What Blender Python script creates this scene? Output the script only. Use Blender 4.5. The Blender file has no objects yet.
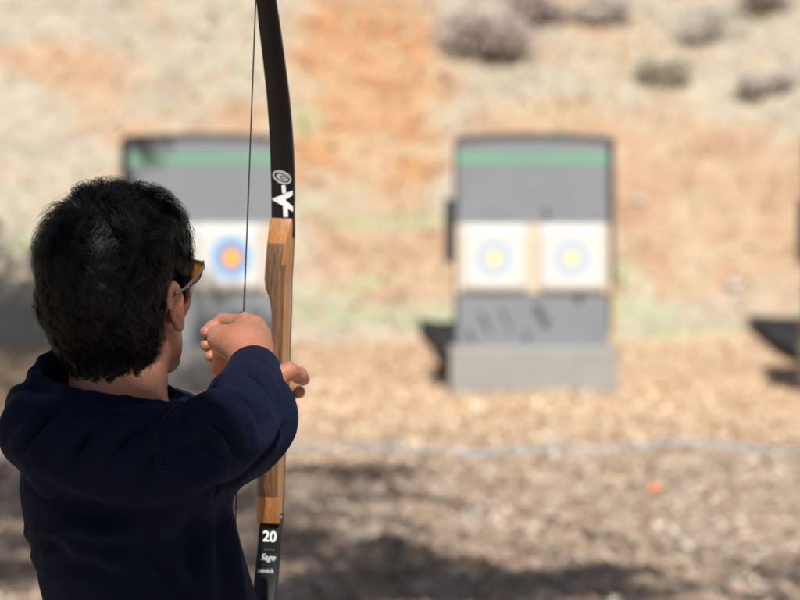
import bpy, math, random
import numpy as np
A = np.arange
from mathutils import Vector, Matrix, Euler
rng = np.random.default_rng(7); random.seed(7)
S = bpy.context.scene; COL = S.collection
V3 = lambda *a: np.array(a, float)
def unit(v): v = np.asarray(v, float); return v / np.linalg.norm(v)

# ------------------------------------------------------------------ camera
CAMZ, FPX, HOR = 1.7, 3200.0, 155.0
PITCH = math.atan((300 - HOR) / FPX)
cd = bpy.data.cameras.new('camera'); cam = bpy.data.objects.new('camera', cd); COL.objects.link(cam)
cam.location = (0, 0, CAMZ); cam.rotation_euler = (math.pi / 2 - PITCH, 0, 0)
cd.lens = 144; cd.sensor_width = 36; cd.clip_start = 0.1; cd.clip_end = 2000
cd.dof.use_dof = True; cd.dof.focus_distance = 4.18; cd.dof.aperture_fstop = 5.9
S.camera = cam
cp, sp = math.cos(PITCH), math.sin(PITCH)
def W(px, py, Y):
    """point of the place at depth Y that the photo shows at (px, py)"""
    x, z = px - 400, 300 - py
    d = V3(x, FPX * cp + z * sp, -FPX * sp + z * cp)
    return V3(0, 0, CAMZ) + d * (Y / d[1])
def proj(P):
    q = P - V3(0, 0, CAMZ)
    f = q[:, 1] * cp - q[:, 2] * sp; u = q[:, 1] * sp + q[:, 2] * cp
    return np.stack([400 + FPX * q[:, 0] / f, 300 - FPX * u / f], 1)

# ------------------------------------------------------------------ mesh helpers
def fastmesh(name, v, f, smooth=True):
    v = np.ascontiguousarray(v, np.float32); f = np.ascontiguousarray(f, np.int32)
    me = bpy.data.meshes.new(name); k = f.shape[1]
    me.vertices.add(len(v)); me.vertices.foreach_set('co', v.ravel())
    me.loops.add(f.size); me.loops.foreach_set('vertex_index', f.ravel())
    me.polygons.add(len(f)); me.polygons.foreach_set('loop_start', np.arange(0, f.size, k, dtype=np.int32))
    me.polygons.foreach_set('loop_total', np.full(len(f), k, np.int32))
    me.polygons.foreach_set('use_smooth', np.full(len(f), smooth, bool))
    me.update(calc_edges=True); me.validate(); return me
def link(name, me, mats=None, parent=None):
    o = bpy.data.objects.new(name, me); COL.objects.link(o)
    if mats is not None:
        for m in (mats if isinstance(mats, (list, tuple)) else [mats]): me.materials.append(m)
    if parent is not None: o.parent = parent
    return o
def tag(o, label=None, cat=None, group=None, kind=None):
    if label: o['label'] = label
    if cat: o['category'] = cat
    if group: o['group'] = group
    if kind: o['kind'] = kind
    return o
def empty(name, loc=(0, 0, 0), rz=0):
    o = bpy.data.objects.new(name, None); COL.objects.link(o); o.location = loc; o.rotation_euler = (0, 0, rz)
    o.empty_display_size = .1; return o
class MB:
    def __init__(s): s.v = []; s.f = []; s.m = []
    def add(s, v, f, m=0):
        b = len(s.v); s.v += [tuple(map(float, x)) for x in v]
        s.f += [tuple(b + i for i in q) for q in f]; s.m += [m] * len(f)
    def box(s, lo, hi, m=0, M=None):
        x0, y0, z0 = lo; x1, y1, z1 = hi
        v = [V3(x, y, z) for z in (z0, z1) for x, y in ((x0, y0), (x1, y0), (x1, y1), (x0, y1))]
        if M is not None: v = [M @ p for p in v]
        s.add(v, [(0, 3, 2, 1), (4, 5, 6, 7), (0, 1, 5, 4), (1, 2, 6, 5), (2, 3, 7, 6), (3, 0, 4, 7)], m)
    def rings(s, rings, m=0, cap=True, closed=True):
        b = len(s.v); n = len(rings[0])
        for r in rings: s.v += [tuple(map(float, x)) for x in r]
        for i in range(len(rings) - 1):
            for j in range(n if closed else n - 1):
                k = (j + 1) % n
                s.f.append((b + i * n + j, b + i * n + k, b + (i + 1) * n + k, b + (i + 1) * n + j))
                s.m.append(m[j] if isinstance(m, (list, tuple)) else m)
        if cap:
            s.f.append(tuple(b + j for j in range(n))[::-1]); s.f.append(tuple(b + (len(rings) - 1) * n + j for j in range(n)))
            s.m += [m[0] if isinstance(m, (list, tuple)) else m] * 2
    def tube(s, pts, rad, n=8, m=0, cap=True):
        pts = [np.asarray(p, float) for p in pts]; R = []
        up = V3(0, 0, 1)
        for i, p in enumerate(pts):
            t = unit(pts[min(i + 1, len(pts) - 1)] - pts[max(i - 1, 0)])
            a = np.cross(t, up)
            if np.linalg.norm(a) < .1: a = np.cross(t, V3(1, 0, 0))
            a = unit(a); c = np.cross(t, a); r = rad[i] if hasattr(rad, '__len__') else rad
            R.append([p + r * (math.cos(q) * a + math.sin(q) * c) for q in np.arange(n) * 2 * math.pi / n])
        s.rings(R, m, cap)
    def build(s, name, mats, parent=None, smooth=False, bevel=0, subs=0):
        me = bpy.data.meshes.new(name); me.from_pydata(s.v, [], s.f); me.update()
        me.polygons.foreach_set('material_index', s.m)
        me.polygons.foreach_set('use_smooth', [smooth] * len(s.f))
        o = link(name, me, mats, parent)
        if bevel:
            b = o.modifiers.new('bevel', 'BEVEL'); b.width = bevel; b.segments = 3; b.limit_method = 'ANGLE'
        if subs:
            b = o.modifiers.new('subd', 'SUBSURF'); b.levels = subs; b.render_levels = subs
        return o

# ------------------------------------------------------------------ materials
class NT:
    def __init__(s, name):
        s.mat = bpy.data.materials.new(name); s.mat.use_nodes = True; s.t = s.mat.node_tree
        s.bsdf = s.t.nodes['Principled BSDF']; s.out = s.t.nodes['Material Output']
    def n(s, typ, **k):
        nd = s.t.nodes.new('ShaderNode' + typ)
        for a, b in k.items():
            if hasattr(nd, a): setattr(nd, a, b)
        return nd
    def l(s, a, b): s.t.links.new(a, b)
    def coord(s, kind='Object', scale=(1, 1, 1)):
        tc = s.n('TexCoord'); mp = s.n('Mapping'); s.l(tc.outputs[kind], mp.inputs[0]); mp.inputs['Scale'].default_value = scale
        return mp.outputs[0]
    def noise(s, co, scale, det=4, rough=.5, dist=0):
        q = s.n('TexNoise'); s.l(co, q.inputs['Vector']); q.inputs['Scale'].default_value = scale
        q.inputs['Detail'].default_value = det; q.inputs['Roughness'].default_value = rough; q.inputs['Distortion'].default_value = dist
        return q.outputs['Fac']
    def ramp(s, fac, stops, interp='LINEAR'):
        r = s.n('ValToRGB'); s.l(fac, r.inputs[0]); e = r.color_ramp.elements; r.color_ramp.interpolation = interp
        e.remove(e[1]); e[0].position = stops[0][0]; e[0].color = (*stops[0][1][:3], 1)
        for p, c in stops[1:]: q = e.new(p); q.color = (*c[:3], 1)
        return r.outputs[0]
    def mix(s, fac, a, b, mode='MIX'):
        m = s.n('MixRGB'); m.blend_type = mode
        for i, x in enumerate((fac, a, b)):
            if hasattr(x, 'links'): s.l(x, m.inputs[i])
            elif isinstance(x, (int, float)): m.inputs[i].default_value = x
            else: m.inputs[i].default_value = (*x, 1)
        return m.outputs[0]
    def math(s, op, a, b=0, clamp=False):
        m = s.n('Math'); m.operation = op; m.use_clamp = clamp
        for i, x in enumerate((a, b)):
            if hasattr(x, 'links'): s.l(x, m.inputs[i])
            else: m.inputs[i].default_value = x
        return m.outputs[0]
    def bump(s, h, strength, dist=.01):
        b = s.n('Bump'); s.l(h, b.inputs['Height']); b.inputs['Strength'].default_value = strength; b.inputs['Distance'].default_value = dist
        s.l(b.outputs[0], s.bsdf.inputs['Normal'])
    def set(s, **k):
        for a, b in k.items():
            i = s.bsdf.inputs[a.replace('_', ' ')]
            if hasattr(b, 'links'): s.l(b, i)
            else: i.default_value = (*b, 1) if isinstance(b, tuple) and len(b) == 3 and i.type == 'RGBA' else b
        return s.mat
def simple(name, c, rough=.8, var=.15, scale=20, bump=.2, bscale=None, **k):
    t = NT(name); co = t.coord(); f = t.noise(co, scale, 5, .6)
    c = np.array(c); col = t.ramp(f, [(.3, tuple(c * (1 - var))), (.7, tuple(c * (1 + var)))])
    if bump: t.bump(t.noise(co, bscale or scale * 6, 4, .6), bump, .004)
    return t.set(Base_Color=col, Roughness=rough, **k)

def m_fabric():
    t = NT('navy_fleece'); co = t.coord()
    f = t.noise(co, 9, 4, .6); g = t.noise(co, 420, 3, .6)
    c = t.ramp(f, [(.3, (.0040, .0058, .0165)), (.7, (.0054, .0078, .0235))])
    c = t.mix(t.math('MULTIPLY', g, .35), c, (.010, .014, .036))
    c = t.mix(t.ramp(t.noise(co, 1100, 2, .8), [(.70, (0, 0, 0)), (.78, (.8, .8, .8))]), c, (.035, .042, .065))
    t.bump(t.math('ADD', t.math('MULTIPLY', g, .5), t.math('MULTIPLY', t.noise(co, 60, 4), .8)), 1.0, .0026)
    return t.set(Base_Color=c, Roughness=.9, Sheen_Weight=.03, Sheen_Roughness=.5, Sheen_Tint=(.25, .38, .9), Specular_IOR_Level=.07)
def m_skin(name='skin', base=(.37, .175, .108)):
    t = NT(name); co = t.coord(); b = np.array(base)
    f = t.noise(co, 28, 5, .6)
    c = t.ramp(f, [(.3, tuple(b * (1.06, .82, .74))), (.55, tuple(b)), (.75, tuple(b * (1.02, 1.12, 1.1)))])
    fr = t.noise(co, 420, 3, .7)
    c = t.mix(t.ramp(fr, [(.50, (0, 0, 0)), (.66, (.8, .8, .8))]), c, tuple(b * (.72, .52, .48)))
    v = t.n('TexVoronoi'); t.l(co, v.inputs['Vector']); v.inputs['Scale'].default_value = 520
    t.bump(t.math('ADD', t.math('MULTIPLY', v.outputs['Distance'], .6), t.noise(co, 160, 4)), 0.45, .0013)
    c = t.mix(t.ramp(t.noise(co, 75, 5, .7, .5), [(.52, (0, 0, 0)), (.70, (.45, .45, .45))]), c, tuple(b * (1.02, .68, .60)))
    return t.set(Base_Color=c, Roughness=.50, Subsurface_Weight=.12, Subsurface_Radius=(.012, .004, .002), Subsurface_Scale=.5, Specular_IOR_Level=.4)
def m_wood(name, a, b, sc=1.0):
    t = NT(name); co = t.coord(scale=(1, 1, .06)); n1 = t.noise(co, 260 * sc, 5, .65, .3); n2 = t.noise(co, 60 * sc, 4)
    f = t.math('ADD', t.math('MULTIPLY', n1, .6), t.math('MULTIPLY', n2, .4))
    c = t.ramp(f, [(.36, a), (.6, b)])
    t.bump(n1, .12, .001)
    return t.set(Base_Color=c, Roughness=.35, Coat_Weight=.35, Coat_Roughness=.2)

MAT = {}
MAT['fleece'] = m_fabric(); MAT['skin'] = m_skin()
MAT['maple'] = m_wood('maple', (.25, .10, .028), (.42, .19, .058)); MAT['walnut'] = m_wood('walnut', (.055, .026, .012), (.185, .095, .042), 1.2)
MAT['limb'] = simple('black_lacquer', (.005, .005, .006), .42, .1, 30, .02, Specular_IOR_Level=.35)
MAT['white_ink'] = simple('white_ink', (.72, .76, .76), .6, .06, 200, 0)
MAT['grey_ink'] = simple('grey_ink', (.16, .18, .18), .6, .06, 200, 0)
MAT['string'] = simple('black_string', (.012, .012, .014), .6, .1, 200, 0)
MAT['denim'] = simple('denim', (.02, .025, .04), .9, .2, 30, .3)
MAT['shoe'] = simple('shoe_leather', (.03, .03, .032), .6, .2, 30, .2)
MAT['hair'] = NT('hair').set(Base_Color=(.0040, .0038, .0042), Roughness=.50, Specular_IOR_Level=.20)
MAT['frame'] = simple('grey_frame', (.10, .095, .10), .3, .1, 50, 0, Metallic=.4)
t = NT('amber_lens'); MAT['lens'] = t.set(Base_Color=(.50, .19, .02), Roughness=.08, Transmission_Weight=.55, IOR=1.15)
MAT['eye'] = simple('eye', (.6, .58, .55), .2, .05, 20, 0)
MAT['lip'] = simple('lips', (.35, .13, .10), .5, .1, 60, .1)

# ------------------------------------------------------------------ signed distance modelling
def dist(p, c): return np.sqrt(((p - c) ** 2).sum(1))
def rc(p, a, b, ra, rb):
    ab = b - a; q = p - a; t = np.clip((q @ ab) / (ab @ ab), 0, 1)
    return np.sqrt(((q - t[:, None] * ab) ** 2).sum(1)) - (ra + (rb - ra) * t)
def ell(p, c, r, M=None):
    q = p - c
    if M is not None: q = q @ M
    r = np.asarray(r, float); k0 = np.sqrt(((q / r) ** 2).sum(1)); k1 = np.sqrt(((q / r ** 2) ** 2).sum(1))
    return k0 * (k0 - 1) / np.maximum(k1, 1e-6)
def smin(a, b, k): h = np.maximum(k - np.abs(a - b), 0) / k; return np.minimum(a, b) - h * h * k * .25
def smax(a, b, k): return -smin(-a, -b, k)
def chain(p, pts, rad, k=.01):
    d = None
    for i in range(len(pts) - 1):
        e = rc(p, pts[i], pts[i + 1], rad[i], rad[i + 1]); d = e if d is None else smin(d, e, k)
    return d
def group(p, c, r, fn):
    D = dist(p, c) - r; out = np.maximum(D, 0) + .035; m = D < .03
    if m.any(): out[m] = fn(p[m])
    return out
def polygonize(f, xs, ys, zs, newton=2):
    B = 8
    def pad(a):
        st = a[-1] - a[-2]; n = (-(len(a) - 1)) % B
        return np.concatenate([a, a[-1] + st * np.arange(1, n + 1)])
    xs, ys, zs = pad(xs), pad(ys), pad(zs); nx, ny, nz = len(xs) - 1, len(ys) - 1, len(zs) - 1
    bx, by, bz = nx // B, ny // B, nz // B
    cxs, cys, czs = [(a[:-1:B] + a[B::B]) / 2 for a in (xs, ys, zs)]
    hx, hy, hz = [(a[B::B] - a[:-1:B]) / 2 for a in (xs, ys, zs)]
    G = np.stack(np.meshgrid(cxs, cys, czs, indexing='ij'), -1).reshape(-1, 3)
    Rr = np.sqrt(hx[:, None, None] ** 2 + hy[None, :, None] ** 2 + hz[None, None, :] ** 2).ravel()
    D = np.concatenate([f(G[i:i + 200000]) for i in range(0, len(G), 200000)])
    Vv = np.empty((nx + 1, ny + 1, nz + 1), np.float32)
    sg = np.where(D < 0, -1, 1).reshape(bx, by, bz).astype(np.float32)
    Vv[:-1, :-1, :-1] = np.repeat(np.repeat(np.repeat(sg, B, 0), B, 1), B, 2); Vv[-1] = 1; Vv[:, -1] = 1; Vv[:, :, -1] = 1
    keep = np.nonzero(np.abs(D) < Rr * 1.35 + .006)[0]; ar = np.arange(B + 1)
    for c0 in range(0, len(keep), 400):
        kk = keep[c0:c0 + 400]; i, j, k = np.unravel_index(kk, (bx, by, bz))
        ix = i[:, None] * B + ar; iy = j[:, None] * B + ar; iz = k[:, None] * B + ar
        X = np.broadcast_to(xs[ix][:, :, None, None], (len(kk), 9, 9, 9)); Y = np.broadcast_to(ys[iy][:, None, :, None], X.shape); Z = np.broadcast_to(zs[iz][:, None, None, :], X.shape)
        d = f(np.stack([X, Y, Z], -1).reshape(-1, 3)).reshape(X.shape)
        Vv[ix[:, :, None, None], iy[:, None, :, None], iz[:, None, None, :]] = d
    I = (Vv < 0)
    cnt = np.zeros((nx, ny, nz), np.uint8)
    for a in (0, 1):
        for b in (0, 1):
            for c in (0, 1): cnt += I[a:nx + a, b:ny + b, c:nz + c]
    cell = np.nonzero((cnt > 0) & (cnt < 8)); M = len(cell[0])
    idx = np.full((nx, ny, nz), -1, np.int32); idx[cell] = np.arange(M)
    ci = np.stack(cell, 1); acc = np.zeros((M, 3)); nn = np.zeros(M)
    ax = (xs, ys, zs); cor = [(a, b, c) for a in (0, 1) for b in (0, 1) for c in (0, 1)]
    P = {}; F = {}
    for c in cor:
        q = ci + c; P[c] = np.stack([xs[q[:, 0]], ys[q[:, 1]], zs[q[:, 2]]], 1); F[c] = Vv[q[:, 0], q[:, 1], q[:, 2]].astype(float)
    for c in cor:
        for a in range(3):
            if c[a] == 0:
                e = list(c); e[a] = 1; e = tuple(e); m = (F[c] < 0) != (F[e] < 0)
                t = np.where(m, F[c] / np.where(m, F[c] - F[e], 1), 0)
                acc += np.where(m[:, None], P[c] + (P[e] - P[c]) * t[:, None], 0); nn += m
    v = acc / np.maximum(nn, 1)[:, None]
    fs = []
    for a in range(3):
        s0 = [slice(1, nx), slice(1, ny), slice(1, nz)]; s0[a] = slice(0, (nx, ny, nz)[a]); s1 = list(s0); s1[a] = slice(1, (nx, ny, nz)[a] + 1)
        A, Bb = I[tuple(s0)], I[tuple(s1)]; e = np.nonzero(A != Bb); e = np.stack(e, 1) + [0 if q == a else 1 for q in range(3)]
        ins = I[e[:, 0], e[:, 1], e[:, 2]]
        b_, c_ = (a + 1) % 3, (a + 2) % 3; q = []
        for db, dc in ((-1, -1), (0, -1), (0, 0), (-1, 0)):
            w = e.copy(); w[:, b_] += db; w[:, c_] += dc; q.append(idx[w[:, 0], w[:, 1], w[:, 2]])
        q = np.stack(q, 1); q[ins] = q[ins][:, ::-1]; fs.append(q)
    fs = np.concatenate(fs); fs = fs[(fs >= 0).all(1)]
    for _ in range(newton):
        e = 4e-4; d = f(v); g = np.stack([f(v + e * np.eye(3)[k]) - d for k in range(3)], 1) / e
        gn = (g ** 2).sum(1); st = -d / np.maximum(gn, .25); st = np.clip(st, -.002, .002); v = v + g * st[:, None]
    n = vnormals(v, fs); j = np.arange(0, len(v), max(1, len(v) // 500)); 
    if np.median(f(v[j] + n[j] * 1e-3) - f(v[j])) < 0: fs = fs[:, ::-1].copy()
    return v, fs
def vnoise(p, scale, seed=0):
    """smooth value noise for displacement"""
    q = p * scale + seed * 17.3; i = np.floor(q).astype(int); fr = q - i; fr = fr * fr * (3 - 2 * fr)
    def h(a): 
        n = (a[:, 0] * 73856093) ^ (a[:, 1] * 19349663) ^ (a[:, 2] * 83492791) ^ (seed * 2654435)
        n = (n ^ (n >> 13)) * 1274126177 & 0x7fffffff; n = n ^ (n >> 16); return (n % 10007) / 5003.5 - 1
    r = 0
    for a in (0, 1):
        for b in (0, 1):
            for c in (0, 1):
                w = (fr[:, 0] if a else 1 - fr[:, 0]) * (fr[:, 1] if b else 1 - fr[:, 1]) * (fr[:, 2] if c else 1 - fr[:, 2])
                r = r + w * h(i + [a, b, c])
    return r
def fbm(p, scale, seed=0, o=3): return sum(vnoise(p, scale * 2 ** k, seed + k) * .5 ** k for k in range(o))

# ------------------------------------------------------------------ the archer
YAW, HP = math.radians(27), math.radians(13)
fw = V3(math.sin(YAW), math.cos(YAW), 0); HX = V3(math.cos(YAW), -math.sin(YAW), 0)
HY = fw * math.cos(HP) + V3(0, 0, math.sin(HP)); HZ = -fw * math.sin(HP) + V3(0, 0, math.cos(HP))
HM = np.stack([HX, HY, HZ], 1)                  # columns: local axes
HO = W(174, 306, 3.98) - HX * .079
toL = lambda p: (p - HO) @ HM
toW = lambda q: HO + np.asarray(q, float) @ HM.T
FACE = unit(V3(math.sin(math.radians(60)), math.cos(math.radians(60)), 0)); LAT = V3(-FACE[1], FACE[0], 0)
NECK0 = W(117, 402, 4.0)
SR, ER = W(166, 471, 3.86), W(248, 415, 4.08)
CR, WRr = W(254, 372, 4.30), W(252, 362, 4.325)
SL, EL, CL = W(120, 432, 4.2), W(200, 425, 4.40), W(256, 392, 4.53)

EARM = np.stack([unit(V3(.995, .10, 0)), unit(V3(-.10, .995, 0)), V3(0, 0, 1)], 1)
def head_local(q):
    ax = q.copy(); ax[:, 0] = np.abs(q[:, 0])
    d = ell(q, V3(0, -.012, .045), (.074, .094, .084))
    d = smin(d, ell(q, V3(0, .035, -.015), (.060, .054, .082)), .03)
    d = smin(d, ell(q, V3(0, -.045, .0), (.062, .05, .06)), .03)
    d = smin(d, rc(ax, V3(.050, .012, -.052), V3(.012, .074, -.092), .018, .017), .025)
    d = smin(d, dist(q, V3(0, .080, -.094)) - .0165, .015)
    d = smin(d, dist(ax, V3(.043, .062, -.008)) - .020, .02)
    d = smin(d, rc(ax, V3(.008, .089, .030), V3(.040, .075, .031), .010, .010), .012)
    d = smax(d, -(dist(ax, V3(.031, .098, .010)) - .0135), .012)
    d = smin(d, dist(ax, V3(.031, .0795, .010)) - .0125, .003)
    d = smin(d, rc(q, V3(0, .090, .020), V3(0, .112, -.020), .007, .0105), .010)
    d = smin(d, dist(ax, V3(.011, .101, -.024)) - .0075, .006)
    d = smin(d, ell(q, V3(0, .0905, -.0475), (.024, .010, .005)), .006)
    d = smin(d, ell(q, V3(0, .0895, -.0565), (.021, .010, .006)), .006)
    d = smax(d, -rc(ax, V3(0, .101, -.052), V3(.022, .092, -.052), .0012, .0008), .003)
    # ears: bowl with rolled rim, lobe
    m = ax[:, 0] > .055
    if m.any():
        a = ax[m]; c = V3(.0825, -.006, .001); e = (a - c) @ EARM
        y, z = e[:, 1] + .10 * e[:, 2], e[:, 2]; wd = np.where(z > 0, .0175, .0135); rr = np.sqrt((y / wd) ** 2 + (z / .0290) ** 2)
        bowl = np.abs(e[:, 0] + .004 - .007 * np.clip(rr, 0, 1.2) ** 2) - .0022
        bowl = smax(bowl, (rr - 1) * .016, .003)
        rim = np.sqrt(((rr - .93) * .017) ** 2 + (e[:, 0] - .003) ** 2) - .0036
        rim = np.where(z < -.018, rim + .0006, rim)
        anti = np.sqrt(((np.sqrt(((y + .001) / .0105) ** 2 + ((z - .001) / .019) ** 2) - 1) * .011) ** 2 + (e[:, 0]) ** 2) - .0026
        lobe = ell(e, V3(.001, .004, -.0225), (.0042, .0080, .0085))
        root = rc(a, V3(.070, .004, .012), V3(.070, .006, -.016), .008, .007)
        ear = smin(smin(smin(smin(bowl, rim, .004), anti, .003), lobe, .006), root, .008)
        dd = d.copy(); dd[m] = smin(d[m], ear, .005); d = dd
    return d
# drawing hand
rwp = [W(251, 360, 4.335)]
MI, MM_, MR, MP = W(245, 323, 4.402), W(256, 327, 4.408), W(262, 337, 4.402), W(265, 350, 4.388)
def right_hand(p):
    w = W(252, 360, 4.332)
    d = rc(p, W(252, 368, 4.30), w, .027, .0265)
    for q, r in ((MI, .0135), (MM_, .0135), (MR, .0125), (MP, .0115)):
        d = smin(d, rc(p, w, q, .021, r), .012)
    d = smin(d, ell(p, W(240, 343, 4.358), (.032, .030, .027)), .02)
    for q in (MI, MM_, MR, MP): d = smin(d, dist(p, q + V3(.0, -.006, .006)) - .0095, .005)
    fg = [([MI, W(223, 321, 4.438), W(212, 328, 4.432), W(206, 332, 4.420)], (.0118, .0102, .0095, .0083)),
          ([MM_, W(226, 334, 4.452), W(212, 342, 4.440), W(206, 345, 4.424)], (.0118, .0104, .0096, .0084)),
          ([MR, W(230, 345, 4.450), W(216, 353, 4.438), W(210, 356, 4.424)], (.0112, .0098, .0092, .0080)),
          ([MP, W(238, 356, 4.436), W(228, 361, 4.428), W(224, 363, 4.416)], (.0100, .0088, .0080, .0070))]
    fin = None
    for pts, r in fg:
        e = chain(p, pts, r, .004); e = smin(e, dist(p, pts[1]) - r[1] * 1.04, .004)
        fin = e if fin is None else smin(fin, e, .0015)
    d = smin(d, fin, .007)
    th = chain(p, [W(246, 352, 4.345), W(221, 339, 4.372), W(224, 357, 4.400), W(218, 369, 4.412)], (.020, .0155, .0122, .0096), .012)
    th = smin(th, rc(p, W(221, 338, 4.372), W(244, 330, 4.392), .0115, .0115), .014)
    d = smin(d, th, .010)
    # extensor tendons, creases at the thumb base
    for q in (MI, MM_, MR):
        d = smin(d, rc(p, w + (q - w) * .45 + V3(0, -.0155, .010), q + V3(0, -.0115, .0095), .0024, .0038), .006)
    d = smax(d, -rc(p, W(231, 327, 4.372), W(222, 327, 4.385), .0028, .0035), .006)
    return d
# bow hand, closed on the grip
def left_hand(p):
    w = W(258, 391, 4.53)
    d = rc(p, W(246, 397, 4.49), w, .027, .0265)
    palm = rc(p, w, W(270, 380, 4.553), .024, .017); palm = smin(palm, rc(p, w, W(266, 412, 4.558), .022, .016), .02)
    d = smin(d, palm, .015)
    d = smin(d, chain(p, [W(268, 383, 4.552), W(289, 371, 4.560), W(299, 375, 4.585), W(303, 379, 4.603)], (.0155, .0125, .0112, .0098), .006), .012)
    fin = None
    for k, (y0, x1, r) in enumerate(((384, 299, .0104), (399, 290, .0104), (413, 287, .0098), (426, 283, .0086))):
        e = chain(p, [W(257, y0, 4.572), W(258, y0, 4.625), W(276, y0 + 3, 4.652), W(x1 - 5, y0 + 7, 4.644), W(x1, y0 + 8, 4.622)], (r * 1.25, r * 1.12, r, r * .98, r * .88), .006)
        fin = e if fin is None else smin(fin, e, .0015)
    fin = smin(fin, rc(p, W(258, 386, 4.560), W(256, 424, 4.565), .013, .011), .012)
    return smin(d, fin, .008)
TZ = np.array([.93, .97, 1.044, 1.144, 1.219, 1.281, 1.356, 1.40])
TX = np.array([(q - 400) / 800 for q in (175, 173, 166, 147, 131, 119, 112, 111)])
TY = np.array([4.02, 4.02, 4.01, 4.0, 3.995, 3.99, 3.985, 3.985])
TA = np.array([.168, .168, .163, .156, .158, .158, .160, .12]); TB = np.array([.124, .126, .124, .121, .117, .109, .098, .07])
def torso(p, off=0, zlo=.95, zhi=1.40):
    z = np.clip(p[:, 2], TZ[0], TZ[-1]); f = lambda a: np.interp(z, TZ, a)
    x, y = p[:, 0] - f(TX), p[:, 1] - f(TY); a, b = f(TA) + off, f(TB) + off
    u, v = x * LAT[0] + y * LAT[1], x * FACE[0] + y * FACE[1]
    n = (np.abs(u / a) ** 2.5 + np.abs(v / b) ** 2.5 + 1e-9) ** .4
    d = (n - 1) * np.minimum(a, b) * .95
    return smax(d, np.maximum(zlo - p[:, 2], p[:, 2] - zhi), .03)
HIP = V3((178 - 400) / 800, 4.02, .93)
LEGS = []
for s in (-1, 1):
    hp = HIP + LAT * .085 * s + V3(0, 0, -.03); an = V3(HIP[0], HIP[1], .09) + LAT * .19 * s + FACE * -.02
    LEGS.append((hp, (hp + an) / 2 + FACE * .03 + V3(0, 0, .03), an))
def body_sdf(p):
    d = group(p, toW((0, 0, 0)), .16, lambda q: head_local(toL(q)))
    nk = rc(p, toW((0, -.025, -.045)), NECK0 + V3(-.005, 0, -.02), .052, .060)
    nk = smin(nk, rc(p, toW((.045, .0, -.045)), W(150, 410, 3.98), .016, .016), .03)
    d = smin(d, nk, .022)
    d = smin(d, torso(p, -.022, .86, 1.37), .03)
    for s_ in (SR, SL): d = smin(d, rc(p, W(117, 425, 4.0), s_, .05, .046), .03)
    d = smin(d, chain(p, [SR, ER, W(252, 368, 4.30)], (.044, .038, .028)), .02)
    d = smin(d, chain(p, [SL, EL, W(246, 397, 4.49)], (.044, .038, .028)), .02)
    d = smin(d, group(p, W(238, 344, 4.38), .09, right_hand), .006)
    d = smin(d, group(p, W(275, 395, 4.58), .11, left_hand), .006)
    for h, k, a in LEGS: d = smin(d, chain(p, [h, k, a, a + FACE * .12 + V3(0, 0, -.04)], (.078, .05, .036, .03), .02), .03)
    return d
RIM = [W(35, 378, 3.985), W(62, 390, 3.935), W(92, 398, 3.915), (W(125, 403, 3.915)), W(160, 408, 3.93), W(180, 408, 3.975), W(187, 402, 4.03), W(168, 392, 4.08), W(130, 376, 4.115), W(90, 358, 4.12), W(64, 351, 4.085), W(45, 361, 4.05), W(35, 373, 4.01)]
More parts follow.
